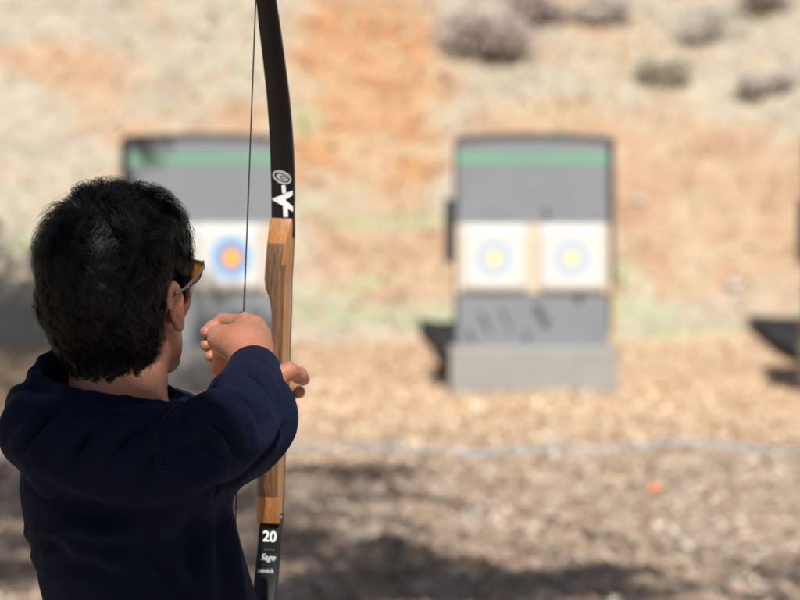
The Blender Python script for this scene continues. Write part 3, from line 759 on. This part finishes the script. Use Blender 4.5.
# ------------------------------------------------------------------ ground and hill
def ground_z(x, y): return .085 * np.maximum(y - 23.6, 0) ** 1.15 / 1.0
def hill_z(x, y):
    t = y - (25.6 + .25 * np.sin(x * .9) + .12 * np.sin(x * 2.3 + 1))
    return .12 + np.where(t < 0, t * .25, t * .62 - .006 * t * t * (t < 30))
def sheet(name, xs, ys, zf, amp, sc, mat):
    X, Y = np.meshgrid(xs, ys); p = np.stack([X.ravel(), Y.ravel(), np.zeros(X.size)], 1)
    p[:, 2] = zf(p[:, 0], p[:, 1]); p[:, 2] += amp * fbm(p * [1, 1, 0], sc, 4, 4)
    n, m_ = len(xs), len(ys); i = (A(m_ - 1)[:, None] * n + A(n - 1)[None]).ravel(); f = np.stack([i, i + 1, i + n + 1, i + n], 1)
    o = link(name, fastmesh(name, p, f), mat); o['kind'] = 'structure'; return o
t = NT('wood_chip_ground'); co = t.coord()
n1 = t.noise(co, 9, 6, .7); n2 = t.noise(co, .9, 4, .6); n3 = t.noise(co, 45, 4, .7)
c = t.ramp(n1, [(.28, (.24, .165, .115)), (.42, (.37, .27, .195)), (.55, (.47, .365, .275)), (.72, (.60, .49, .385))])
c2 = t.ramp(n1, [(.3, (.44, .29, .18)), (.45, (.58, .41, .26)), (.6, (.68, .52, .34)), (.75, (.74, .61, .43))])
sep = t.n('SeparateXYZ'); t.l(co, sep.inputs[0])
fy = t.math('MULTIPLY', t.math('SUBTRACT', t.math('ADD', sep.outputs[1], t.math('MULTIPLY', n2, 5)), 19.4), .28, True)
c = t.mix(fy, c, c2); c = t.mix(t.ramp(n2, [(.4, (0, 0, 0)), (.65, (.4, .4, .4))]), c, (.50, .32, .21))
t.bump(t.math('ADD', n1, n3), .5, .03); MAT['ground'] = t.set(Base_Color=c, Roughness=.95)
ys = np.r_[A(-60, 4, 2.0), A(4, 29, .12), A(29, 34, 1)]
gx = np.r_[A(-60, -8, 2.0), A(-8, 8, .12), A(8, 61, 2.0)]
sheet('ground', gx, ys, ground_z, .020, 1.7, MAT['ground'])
# hillside: straw slope, bare orange earth, faint green bands
t = NT('dry_hillside'); co = t.coord(); sep = t.n('SeparateXYZ'); t.l(co, sep.inputs[0]); PX, PY, PZ = sep.outputs
w1 = t.noise(co, .55, 4, .6, .6); w2 = t.noise(co, 2.6, 5, .65, .4); w3 = t.noise(co, 11, 5, .7); w4 = t.noise(co, 1.3, 3, .5)
straw = t.ramp(w2, [(.30, (.31, .265, .215)), (.45, (.42, .365, .285)), (.6, (.48, .42, .32)), (.78, (.55, .49, .39))])
orange = t.ramp(w2, [(.30, (.36, .15, .065)), (.44, (.49, .24, .11)), (.60, (.53, .325, .175)), (.78, (.55, .39, .24))])
def blob(cx, cz, rx, rz, soft=.5, jit=1.0):
    a = t.math('POWER', t.math('MULTIPLY', t.math('SUBTRACT', PX, cx), 1 / rx), 2); b = t.math('POWER', t.math('MULTIPLY', t.math('SUBTRACT', PZ, cz), 1 / rz), 2)
    d = t.math('ADD', t.math('ADD', a, b), t.math('MULTIPLY', t.math('SUBTRACT', w4, .5), 2.6 * jit))
    return t.math('SUBTRACT', 1 + soft, d, True)
hx = lambda px: (px - 400) / 3200 * 28.5
hz = lambda py: 1.7 + (155 - py) / 3200 * 28.5
mk = blob(hx(370), hz(90), .75, 1.25)
for a in ((hx(700), hz(200), 1.3, .75), (hx(400), hz(250), .9, .35), (hx(560), hz(120), .9, .22), (hx(240), hz(120), .25, .16), (hx(30), hz(45), .22, .12)):
    mk = t.math('MAXIMUM', mk, t.math('MULTIPLY', blob(*a), .6))
rust = t.ramp(t.noise(co, 1.9, 5, .65, .8), [(.60, (0, 0, 0)), (.68, (.75, .75, .75))])
mk = t.math('MAXIMUM', mk, t.ramp(w1, [(.56, (0, 0, 0)), (.70, (.7, .7, .7))]))
c = t.mix(mk, straw, orange); c = t.mix(t.math('MULTIPLY', rust, .5), c, (.52, .24, .11))
gm = t.ramp(t.noise(t.coord(scale=(.5, .5, 2.2)), 2.0, 4, .6, .5), [(.54, (0, 0, 0)), (.68, (.55, .55, .55))])
zl = t.math('SUBTRACT', 1.0, t.math('MULTIPLY', t.math('ABSOLUTE', t.math('SUBTRACT', PZ, .75)), 1.0), True)
c = t.mix(t.math('MULTIPLY', gm, t.math('ADD', t.math('MULTIPLY', zl, 1.5), .22)), c, (.36, .46, .23))
for a in ((hx(390), hz(218), .55, .09), (hx(345), hz(300), .5, .08), (hx(680), hz(322), .6, .09), (hx(300), hz(120), .25, .16), (hx(350), hz(345), .5, .07)):
    c = t.mix(t.math('MULTIPLY', blob(*a, .5, .5), .55), c, (.38, .44, .24))
gv = t.ramp(t.noise(co, 1.6, 5, .7, .3), [(.55, (0, 0, 0)), (.72, (.5, .5, .5))]); zt = t.math('MULTIPLY', t.math('SUBTRACT', PZ, 1.9), .8, True)
xr = t.math('MULTIPLY', t.math('ADD', PX, -.6), .8, True)
c = t.mix(t.math('MULTIPLY', gv, t.math('MULTIPLY', zt, xr)), c, (.30, .25, .22))
c = t.mix(t.ramp(w3, [(.3, (.25, .25, .25)), (.6, (0, 0, 0))]), c, (.30, .21, .14))
t.bump(t.math('ADD', w2, t.math('MULTIPLY', w3, .5)), .7, .08); MAT['hill'] = t.set(Base_Color=c, Roughness=.95)
hillx = np.r_[A(-60, -8, 1.5), A(-8, 8, .12), A(8, 61, 1.5)]
sheet('hillside', hillx, np.r_[A(24.4, 38, .12), A(38, 75, 1.5)], hill_z, .07, .9, MAT['hill'])

# litter: chips and leaves lying on the ground, nearest the picture
def litter(name, n, y0, y1, cols, zf, size, label, cat, seed, flat=.5):
    r_ = np.random.default_rng(seed); u = r_.random(n)
    y = np.sqrt(y0 ** 2 + (y1 ** 2 - y0 ** 2) * u); x = r_.uniform(-1, 1, n); x = np.sign(x) * np.abs(x) ** 1.25 * (y * .135 + 2.6)
    z = zf(x, y) + r_.uniform(0, .02, n) + .008
    if zf is ground_z or name.startswith('wood'): z += .020 * fbm(np.stack([x, y, 0 * x], 1), 1.7, 4, 4)
    else: z += .07 * fbm(np.stack([x, y, 0 * x], 1), .9, 4, 4)
    an = r_.uniform(0, 6.283, n); L = size * r_.lognormal(0, .35, n); w = L * r_.uniform(.2, .55, n)
    a = np.stack([np.cos(an), np.sin(an), r_.normal(0, flat, n)], 1); b = np.stack([-np.sin(an), np.cos(an), r_.normal(0, flat, n)], 1)
    c = np.stack([x, y, z], 1); a = a * L[:, None] / 2; b = b * w[:, None] / 2; kn = np.stack([0 * x, 0 * x, L * r_.uniform(-.15, .2, n)], 1)
    v = np.stack([c - a, c - b + kn, c + a, c + b + kn], 1).reshape(-1, 3)
    me = fastmesh(name, v, A(n * 4).reshape(-1, 4), False)
    pr = np.clip((y - 17.2) / 3 + r_.normal(0, .4, n), 0, 1) if name.startswith('wood') else r_.random(n)
    k = len(cols) // 2; mi = np.where(r_.random(n) < pr, k + r_.integers(0, k, n), r_.integers(0, k, n)).astype(np.int32)
    o = link(name, me, cols); me.polygons.foreach_set('material_index', mi)
    tag(o, label, cat, kind='stuff'); return o
cm = lambda nm, c: simple(nm, c, .9, .25, 40, 0)
chips = [cm('chip_dark', (.20, .13, .085)), cm('chip_brown', (.38, .255, .17)), cm('chip_tan', (.60, .465, .34)), cm('chip_grey', (.58, .52, .46)),
         cm('straw_gold', (.72, .54, .34)), cm('straw_pale', (.76, .64, .47)), cm('leaf_rust', (.58, .36, .22)), cm('straw_tan', (.68, .50, .34))]
litter('wood_chips', 100000, 9.5, 25.6, chips, ground_z, .042, 'brown wood chips, straw and dead leaves littering the flat ground', 'wood chips', 3, .35)
gr = [cm('grass_straw', (.50, .39, .26)), cm('grass_pale', (.55, .45, .32)), cm('grass_green', (.34, .34, .17)), cm('grass_rust', (.50, .33, .19))]
litter('dry_grass', 16000, 25.6, 34, gr, hill_z, .05, 'dry pale grass and weeds scattered over the slope', 'grass', 5, .9)

# ------------------------------------------------------------------ archery butts
MAT['foam'] = simple('grey_foam', (.21, .222, .238), .85, .07, 3, .3, 40); MAT['foam_edge_and_shade'] = simple('dark_foam_edge_and_shade', (.045, .048, .055), .85, .2, 8, .3)
MAT['block'] = simple('pale_foam_block', (.31, .305, .285), .85, .08, 4, .3); MAT['tape'] = simple('green_tape', (.14, .33, .21), .55, .06, 5, .1)
MAT['card'] = simple('cardboard', (.60, .49, .35), .85, .06, 5, .1); MAT['timber'] = m_wood('pale_timber', (.42, .30, .15), (.60, .46, .25), .2)
MAT['strap'] = simple('black_strap', (.03, .03, .033), .7, .1, 10, .1); MAT['branch_shade'] = simple('foam_shade', (.06, .063, .07), .9, .2, 30, 0)
def m_paper(name, stops):
    t = NT(name); tc = t.n('TexCoord'); mp = t.n('Mapping'); t.l(tc.outputs['Object'], mp.inputs[0]); mp.inputs['Scale'].default_value = (1, 0, 1)
    ln = t.n('VectorMath'); ln.operation = 'LENGTH'; t.l(mp.outputs[0], ln.inputs[0])
    c = t.ramp(t.math('MULTIPLY', ln.outputs['Value'], 3.0), [(max(p * 3.0, 0), q) for p, q in stops], 'CONSTANT')
    c = t.mix(t.math('MULTIPLY', t.noise(t.coord(), 14, 4), .10), c, (.55, .5, .42))
    return t.set(Base_Color=c, Roughness=.7)
Wt = (.60, .595, .57)
MAT['paper_bold'] = m_paper('target_face_bold', [(0, (.85, .62, .06)), (.028, (.80, .40, .05)), (.052, (.62, .12, .08)), (.080, (.13, .36, .62)), (.145, (.45, .54, .62)), (.165, Wt)])
MAT['paper_pale'] = m_paper('target_face_pale', [(0, (.78, .64, .24)), (.040, (.60, .56, .48)), (.062, (.56, .54, .54)), (.092, (.26, .42, .60)), (.122, (.50, .56, .60)), (.132, Wt)])
def prism(m, prof, x0, x1, mi=0, arch=0, nx=10):                     # prof: (y, z) outline swept along x
    R = []
    for x in np.linspace(x0, x1, nx):
        k = 1 - (2 * (x - x0) / (x1 - x0) - 1) ** 2
        R.append([(x, y, z + arch * k * (z > 1.3)) for y, z in prof])
    m.rings(R, mi)
LEANZ = lambda z: .05 + .10 * (z - .35)                                # depth of the leaning face at height z
def butt(label, papers, loc, rz, bold, gl, shade_marks=True):
    B = empty('archery_butt', loc, rz); tag(B, label, 'target butt', 'grey archery butts at the foot of the slope')
    m = MB(); prism(m, [(LEANZ(.34), .34), (LEANZ(1.82), 1.82), (LEANZ(1.82) + .03, 1.865), (LEANZ(1.82) + .24, 1.865), (LEANZ(.34) + .26, .34)], -.56, .56, 0, .022); m.build('foam_panel', MAT['foam'], B, False, .012)
    for s in (-1, 1):
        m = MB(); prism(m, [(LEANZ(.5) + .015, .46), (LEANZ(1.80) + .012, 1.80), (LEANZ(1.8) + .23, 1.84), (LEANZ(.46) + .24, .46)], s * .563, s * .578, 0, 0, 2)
        m.build('side_panel', MAT['foam_edge_and_shade'], B, False, .004)
    m = MB(); prism(m, [(LEANZ(1.822) - .003, 1.824), (LEANZ(1.85) + .005, 1.872), (LEANZ(1.86) + .22, 1.872), (LEANZ(1.86) + .22, 1.868), (LEANZ(1.85) + .03, 1.868)], -.565, .565, 0, .022); m.build('top_edge_shade', MAT['foam_edge_and_shade'], B)  # dark strip puts the shading of the top edge into colour
    m = MB(); z0, z1 = 1.672, 1.742; prism(m, [(LEANZ(z0) - .004, z0), (LEANZ(z1) - .004, z1), (LEANZ(z1) + .002, z1), (LEANZ(z0) + .002, z0)], -.562, .562, 0, .0); m.build('green_band', MAT['tape'], B)
    m = MB(); m.box((-.615, -.03, .0), (.615, .42, .355)); m.build('foot_block', MAT['block'], B, False, .025)
    m = MB(); z0, z1 = .735, 1.235
    prism(m, [(LEANZ(z0) - .016, z0), (LEANZ(z1) - .016, z1), (LEANZ(z1) - .002, z1), (LEANZ(z0) - .002, z0)], -.565, .565); m.build('backing_board', MAT['card'], B, False, .003)
    if shade_marks:  # branch shadows on the panel, put in as flat dark patches
        for x, z, a, l, w in ((.045, .60, -.5, .13, .03), (.09, .52, .3, .08, .03), (-.05, .42, .4, .07, .018), (.34, .70, .1, .09, .03), (-.35, .52, -.45, .2, .014), (-.20, .55, -.45, .22, .012), (-.46, .42, -.4, .12, .018), (.10, 1.31, .8, .06, .03)):
            m = MB(); c_, s_ = math.cos(a), math.sin(a); q = []
            for i in range(9):
                k = 6.283 * i / 9; px_, pz_ = w * math.cos(k) * (1 + .3 * math.sin(3 * k)), l / 2 * math.sin(k); X, Z = x + px_ * c_ + pz_ * s_, z - px_ * s_ + pz_ * c_; q.append((X, LEANZ(Z) - .002, Z))
            m.add(q, [tuple(range(9))[::-1]]); m.build('shade_mark', MAT['branch_shade'], B)
    for s in (-1, 1):
        m = MB(); m.box((s * .60 - .03, LEANZ(.4) + .26, 0), (s * .60 + .03, LEANZ(.4) + .33, .95)); p_ = m.build('timber_post', MAT['timber'], B, False, .005) if s > 0 else None
        m = MB(); m.box((s * .59 - (.018 if s > 0 else .062), LEANZ(1.1) + .05, .80 if s > 0 else .95), (s * .59 + .018, LEANZ(1.1) + .12, 1.86 if s > 0 else 1.42)); m.build('strap', MAT['strap'], B, False, .004)
        m = MB(); m.tube([(s * .5, LEANZ(1.5) + .24, 1.5), (s * .5, 1.05, 0.02 + gl * 1)], .03, 8); m.build('rear_strut', MAT['timber'], B)
    B.scale = (.96, 1, .98)
    mw = Matrix.Translation(loc) @ Matrix.Rotation(rz, 4, 'Z')
    for x, lab in zip((-.285, .287) if not bold else (-.30, .185), papers):
        if lab is None: continue
        m = MB(); zc = .99; nn = 9; G_ = []
        for i in range(nn):
            X = -.243 + .486 * i / (nn - 1); G_.append([(X, .10 * Z - .0035 * math.cos(X * 9) * (abs(Z) / .24) ** 2, Z) for Z in np.linspace(-.242, .242, 9)])
        m.rings(G_, 0, False, False)
        p_ = m.build('paper_target', MAT['paper_bold' if bold else 'paper_pale'], None, True); md = p_.modifiers.new('t', 'SOLIDIFY'); md.thickness = .001
        p_.location = mw @ Vector((x * .96, LEANZ(zc) - .0245, zc * .98)); p_.rotation_euler = (0, 0, rz); p_.scale = (.96, 1, .98)
        tag(p_, lab, 'paper target', 'paper targets pinned on the butts')
    return B
Y0 = 22.55
def gx_(px, Y=Y0): return (px - 400) / 3200 * Y
butt('grey foam archery butt with green band standing whole in the open right of the bow',
     ['left one of the two pale paper targets on the butt right of the bow', 'right one of the two pale paper targets on the butt right of the bow'], (gx_(533.5), Y0, 0), 0, False, 0)
butt('grey foam archery butt with green band partly hidden behind the archer and bow',
     ['white paper target largely hidden behind the archer\'s glasses and hair', 'white paper target with bold blue ring and gold centre seen behind the bowstring'], (gx_(209), Y0 + .1, 0), math.radians(17), True, 0, False)
butt('dark edge of a third archery butt cut off by the right border', [None, None], (gx_(797) + .655, Y0, 0), math.radians(0), False, 0, False)

# ------------------------------------------------------------------ line on the ground, orange scraps
m = MB(); pts = []
for px, py in ((-60, 470), (60, 455), (180, 449), (285, 450), (330, 453), (400, 456), (480, 458), (540, 454), (620, 450), (690, 450), (740, 452), (800, 457), (870, 462), (980, 468)):
    Y = 1.7 * FPX / (py - HOR); pts.append(V3(gx_(px, Y), Y, .030))
P = np.array(pts); tt = np.linspace(0, len(P) - 1, 160); Q = np.stack([np.interp(tt, A(len(P)), P[:, k]) for k in range(3)], 1)
for _ in range(6): Q[1:-1] = (Q[:-2] + 2 * Q[1:-1] + Q[2:]) / 4
Q[:, 2] = .030 + .020 * fbm(Q * [1, 1, 0], 1.7, 4, 4) + .004 * np.sin(tt * 3); pass
m.tube(list(Q), .008, 8)
tag(m.build('shooting_line_rope', simple('pale_blue_rope', (.32, .47, .60), .8, .25, 6, .3, 120), None, True), 'pale blue rope lying across the wood chips before the butts', 'rope')
def scrap(px, py, s, lab, col):
    Y = 1.7 * FPX / (py - HOR); m = MB(); r_ = random.Random(px); n = 9; v = [(0, 0, s * .35)]
    for i in range(n): a = 6.283 * i / n; v.append((s * (1 + .4 * r_.uniform(-1, 1)) * math.cos(a), s * .8 * (1 + .4 * r_.uniform(-1, 1)) * math.sin(a), s * r_.uniform(.0, .9)))
    m.add(v, [(0, 1 + i, 1 + (i + 1) % n) for i in range(n)])
    o = m.build('orange_scrap', col, None, False, 0, 1); md = o.modifiers.new('t', 'SOLIDIFY'); md.thickness = .003; o.location = (gx_(px, Y), Y, .03)
    o.rotation_euler = (.5, .2, .4); tag(o, lab, 'litter', 'orange scraps on the ground')
org = simple('orange_plastic', (.80, .25, .08), .6, .1, 30, 0)
scrap(654, 497, .034, 'brighter orange scrap lying just beyond the pale rope, lower right', org)
scrap(650, 577, .022, 'smaller fainter orange scrap nearest the bottom border, lower right', simple('faded_orange', (.55, .24, .12), .7, .1, 30, 0))

def terr(x, y): return float(max(ground_z(x, y) + .020 * fbm(np.array([[x, y, 0.]]), 1.7, 4, 4)[0], hill_z(x, y) + .07 * fbm(np.array([[x, y, 0.]]), .9, 4, 4)[0]))
def on_terrain(px, py):
    for Y in np.arange(18, 40, .02):
        x = gx_(px, Y); z = CAMZ + (HOR - py) / FPX * Y
        if terr(x, Y) >= z: return V3(x, Y, terr(x, Y))
def lay_shadow_sheet(rows, lab):  # black sheet laid on the terrain to stand in for a butt's shadow
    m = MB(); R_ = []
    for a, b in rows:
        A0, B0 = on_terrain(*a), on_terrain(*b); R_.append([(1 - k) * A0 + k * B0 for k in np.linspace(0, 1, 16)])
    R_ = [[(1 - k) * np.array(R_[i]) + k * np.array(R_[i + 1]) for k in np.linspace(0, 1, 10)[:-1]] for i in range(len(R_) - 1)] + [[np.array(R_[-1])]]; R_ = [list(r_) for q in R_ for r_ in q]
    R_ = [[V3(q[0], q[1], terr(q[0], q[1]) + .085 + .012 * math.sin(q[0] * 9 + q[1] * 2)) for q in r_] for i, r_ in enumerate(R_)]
    m.rings(R_, 0, False, False); o = m.build('shadow_sheet', simple('shadow_black', (.012, .012, .013), .8, .2, 10, .2), None, True)
    md = o.modifiers.new('t', 'SOLIDIFY'); md.thickness = .02; tag(o, lab, 'rubber sheet', 'black shadow sheets on the ground behind the butts')
lay_shadow_sheet([((419, 332), (500, 331)), ((424, 342), (500, 344)), ((434, 356), (500, 358)), ((444, 376), (500, 376))], 'black sheet added as shadow at the left foot of the butt right of the bow')
lay_shadow_sheet([((748, 329), (900, 331)), ((760, 340), (900, 344)), ((770, 351), (900, 356)), ((792, 364), (900, 368)), ((814, 372), (900, 374))], 'black sheet added as shadow at the right border, beside the cut off butt')
# ------------------------------------------------------------------ shrubs and rocks on the slope
def hill_at(px, py):
    for Y in np.arange(25.5, 60, .05):
        x = gx_(px, Y); z = CAMZ + (HOR - py) / FPX * Y
        if hill_z(x, Y) >= z: return V3(x, Y, float(hill_z(x, Y)))
    return V3(gx_(px, 34), 34, 3)
def shrub(px, py, rx, rz, n, lab, cols, ls=.03):
    k_ = 1.35 if px < 500 else 1.05; rx *= k_; rz *= k_; n = int(n * (1.1 if px < 500 else .7))
    c = hill_at(px, py + rz * FPX / 29 * .8); r_ = np.random.default_rng(int(px * 7 + py)); B = empty('dry_shrub', tuple(c)); tag(B, lab, 'shrub', 'dry shrubs on the slope')
    m = MB(); tips = []
    for i in range(14):
        a = r_.uniform(0, 6.283); e = r_.uniform(.3, 1.3); d = V3(math.cos(a) * math.cos(e) * rx, math.sin(a) * math.cos(e) * rx, math.sin(e) * rz * 1.7)
        m.tube([(0, 0, -.05), d * .5 + r_.normal(0, .04, 3), d * .95], [.014, .008, .003], 5); tips.append(d)
    m.build('stem', cm('stem_brown', (.14, .09, .06)), B)
    k = 9; cc = np.stack([r_.uniform(-.75, .75, k) * rx, r_.uniform(-.5, .5, k) * rx, r_.uniform(.15, 1.4, k) * rz], 1); o_ = r_.integers(0, k, n)
    p = cc[o_] + r_.normal(size=(n, 3)) * [rx * .22, rx * .22, rz * .26]; p[:, 2] = np.abs(p[:, 2])
    a = r_.normal(size=(n, 3)); a /= np.linalg.norm(a, axis=1)[:, None]; b = np.cross(a, r_.normal(size=(n, 3))); b /= np.linalg.norm(b, axis=1)[:, None]; s = ls * r_.uniform(.6, 1.5, n)[:, None]
    v = np.stack([p - a * s, p - b * s * .4, p + a * s, p + b * s * .4], 1).reshape(-1, 3)
    me = fastmesh('foliage', v, A(4 * n).reshape(-1, 4), False); o = link('foliage', me, cols, B); me.polygons.foreach_set('material_index', r_.integers(0, len(cols), n).astype(np.int32))
pur = [cm('twig_mauve', (.46, .37, .34)), cm('twig_grey', (.52, .44, .39)), cm('twig_dark', (.36, .28, .25))]
grn = [cm('sage_leaf', (.46, .43, .31)), cm('sage_pale', (.54, .50, .38)), cm('sage_dark', (.38, .35, .25))]
gry = [cm('grey_leaf', (.50, .45, .40)), cm('grey_pale', (.57, .52, .46)), cm('twig_brown', (.40, .33, .28))]
shrub(488, 34, .40, .17, 2600, 'mauve brown dry shrub on the slope above the whole butt', pur)
shrub(536, 10, .30, .16, 1700, 'mauve shrub at the top border, just right of the larger mauve one', pur)
shrub(600, 8, .30, .14, 1300, 'grey dry shrub at the top border above the butt\'s right corner', gry)
shrub(662, 74, .24, .17, 1400, 'sage green shrub on the slope, up and right of the whole butt', grn)
shrub(762, 4, .22, .14, 1100, 'dark shrub at the top border near the right corner', [cm('twig_black', (.20, .15, .12)), pur[2], grn[2]])
shrub(706, 26, .34, .18, 1200, 'pale grey green shrub near the top right of the slope', [grn[1], gry[0], gry[1]])
shrub(766, 84, .26, .14, 900, 'low grey shrub by the right border, high on the slope', [gry[0], gry[1], pur[1]])
def rock(px, py, s, lab, mat):
    c = hill_at(px, py); r_ = np.random.default_rng(int(px + py * 3)); u, v_ = np.meshgrid(np.linspace(0, 2 * np.pi, 17)[:-1], np.linspace(.05, np.pi - .05, 9)); d = np.stack([np.cos(u) * np.sin(v_), np.sin(u) * np.sin(v_), np.cos(v_)], -1)
    rr = (1 + .35 * fbm(d.reshape(-1, 3) + px, 1.6, 2, 3)).reshape(d.shape[:2]); q = d * rr[..., None] * [s, s * .8, s * .6]
    m = MB(); m.rings([list(x) for x in q]); o = m.build('rock', mat, None, True); o.location = c + V3(0, 0, s * .1); tag(o, lab, 'rock', 'rocks on the slope')
rk = simple('sandstone', (.50, .44, .38), .9, .15, 8, .5)
rock(205, 35, .10, 'pale rock on the straw slope, upper left, left of the bow', rk)
rock(640, 205, .09, 'pale rock on the orange slope right of the whole butt', rk)
rock(735, 290, .08, 'small pale rock low on the slope near the right border', rk)
rock(330, 130, .09, 'rust coloured rock on the orange earth just right of the bow', simple('rust_rock', (.42, .22, .12), .9, .2, 8, .5))

# ------------------------------------------------------------------ sun, sky, and the trees whose shade falls in
EL, AZ_ = math.radians(50), math.radians(6)
SUN = V3(math.sin(AZ_) * math.cos(EL), -math.cos(AZ_) * math.cos(EL), math.sin(EL))
sd_ = bpy.data.lights.new('sun', 'SUN'); sd_.energy = 4.5; sd_.angle = math.radians(.53); sd_.color = (1, .97, .92)
so = bpy.data.objects.new('sun', sd_); COL.objects.link(so); so.rotation_euler = Vector(SUN).to_track_quat('Z', 'Y').to_euler(); so.location = (2, -10, 12)
w = bpy.data.worlds.new('World'); S.world = w; w.use_nodes = True; nt = w.node_tree; sky = nt.nodes.new('ShaderNodeTexSky'); sky.sky_type = 'NISHITA'; sky.sun_disc = False
sky.sun_elevation = EL; sky.sun_rotation = math.pi - AZ_; nt.links.new(sky.outputs[0], nt.nodes['Background'].inputs[0]); nt.nodes['Background'].inputs[1].default_value = .05
leafm = [cm('oak_leaf', (.06, .09, .03)), cm('oak_leaf_dark', (.04, .065, .022)), cm('oak_leaf_dry', (.11, .10, .04))]; bark = simple('oak_bark', (.12, .09, .065), .95, .3, 12, .6)
def tree(loc, lab, clumps, dens, seed, ls=.05):
    """clumps: (centre, radii) in world space"""
    r_ = np.random.default_rng(seed); B = empty('oak_tree', loc); tag(B, lab, 'tree', 'shade trees around the range'); L0 = V3(*loc)
    cen = np.array([c for c, r in clumps]); fork = V3(0, 0, min(cen[:, 2].min() - L0[2] - .6, 2.6)); m = MB()
    m.tube([V3(0, 0, -.1), V3(.05, 0, .3), V3(-.04, .03, fork[2] * .6), fork], [.34, .24, .2, .17], 12)
    for c, r in clumps:
        e = c - L0; mid = fork + (e - fork) * .5 + V3(*r_.normal(0, .12, 3)) + V3(0, 0, .25)
        m.tube([fork - V3(0, 0, .1), fork + (mid - fork) * .5 + V3(0, 0, .1), mid, e], [.11, .07, .05, .012], 8)
        for _ in range(5):
            d = V3(*r_.normal(size=3)) * np.array(r) * .6; m.tube([mid + (e - mid) * .6, e + d * .5, e + d], [.02, .012, .004], 5)
    m.build('trunk', bark, B, True)
    P = []
    for c, r in clumps:
        vol = r[0] * r[1] * r[2]; n = int(dens * (vol ** .667)); k = max(6, int(n / 90)); sub = r_.normal(size=(k, 3)); sub /= np.linalg.norm(sub, axis=1)[:, None]; sub *= r_.random(k)[:, None] ** .4
        q = sub[r_.integers(0, k, n)] + r_.normal(size=(n, 3)) * .16; P.append(c - L0 + q * np.array(r))
    p = np.concatenate(P); n = len(p); a = r_.normal(size=(n, 3)); a /= np.linalg.norm(a, axis=1)[:, None]; b = np.cross(a, r_.normal(size=(n, 3))); b /= np.linalg.norm(b, axis=1)[:, None]; s = ls * r_.uniform(.7, 1.3, n)[:, None]
    v = np.stack([p - a * s, p - b * s * .5, p + a * s, p + b * s * .5], 1).reshape(-1, 3)
    me = fastmesh('crown', v, A(4 * n).reshape(-1, 4), False); link('crown', me, leafm, B); me.polygons.foreach_set('material_index', r_.integers(0, 3, n).astype(np.int32))
def up(P, h): P = np.asarray(P, float); return P + SUN * ((h - P[2]) / SUN[2])      # the point at height h that shades P
def gp(px, py): Y = 1.7 * FPX / (py - HOR); return V3(gx_(px, Y), Y, 0)
H1 = 4.6
tree((-2.4, -3.2, 0), 'oak behind the camera shading the archer\'s back', [
    (up((-.50, 3.9, 1.38), H1), (.22, .20, .20)), (up((-.40, 3.9, 1.12), H1), (.34, .24, .22)), (up((-.2, 3.95, 1.0), H1), (.30, .3, .2)),
    (up((-.6, 3.9, .7), H1), (.6, .6, .3)), (up((-.1, 3.9, .5), H1), (.6, .5, .3)), (up((-.35, 3.88, 1.36), H1), (.16, .12, .16)), (up(W(108, 382, 3.93), H1), (.12, .11, .11)), (up((-.27, 3.84, 1.30), H1), (.10, .10, .12)),
    (V3(-2.6, -3.4, 5.6), (1.2, 1.2, .9))], 5200, 21, .035)
H2 = 6.5
tree((-4.6, 4.0, 0), 'oak left of the range shading the ground behind the archer', [
    (up(gp(-40, 480), H2), (.9, 1.5, .6)), (up(gp(40, 560), H2), (.7, 1.1, .5)), (up(gp(150, 520), H2), (.8, 1.0, .5)), (up(gp(-60, 380), H2), (1.2, 2.4, .6)), (up(gp(70, 400), H2), (.8, 1.9, .5)), (up(gp(10, 360), H2), (.8, 1.6, .4)), (up((gx_(30), 25.8, .2), H2), (.9, .8, .4)), (V3(-4.6, 4, 7.2), (2, 2, 1.2))], 3800, 22, .06)
tree((3.9, 5.6, 0), 'oak right of the range shading the ground in front', [
    (up(gp(420, 588), H2), (.75, .50, .35)), (up(gp(540, 596), H2), (.75, .50, .35)), (up(gp(480, 575), H2), (.6, .35, .3)), (up(gp(360, 545), H2), (.45, .35, .3)), (up(gp(330, 600), H2), (.8, .6, .4)), (up(gp(330, 478), H2), (.55, .45, .3)), (up(gp(420, 640), H2), (1.2, .7, .5)), (up(gp(250, 500), H2), (.6, .7, .3)), (up(gp(300, 560), H2), (.8, .7, .4)), (V3(4.2, 6.2, 7.4), (1.9, 1.8, 1.2))], 3600, 23, .055)
tree((-5.2, 15.5, 0), 'oak left of the butts, dappling the butt behind the archer', [
    (up((gx_(138), 23, 1.75), 7.0), (.30, .3, .3)), (up((gx_(200), 22.6, .45), 7.0), (.75, .4, .26)), (up((gx_(255), 22.6, .42), 7.0), (.45, .35, .24)), (up((gx_(225), 22.6, .25), 7.0), (.6, .35, .22)),
    (V3(-5.2, 15.5, 7.6), (1.8, 1.8, 1.2))], 850, 24, .06)

# ------------------------------------------------------------------ output
S.render.engine = 'CYCLES'; S.cycles.use_denoising = True
S.cycles.max_bounces = 6; S.cycles.transparent_max_bounces = 6
vs = S.view_settings; vs.view_transform = 'Standard'; vs.look = 'None'; vs.exposure = 0.4; vs.gamma = 1; vs.use_curve_mapping = False
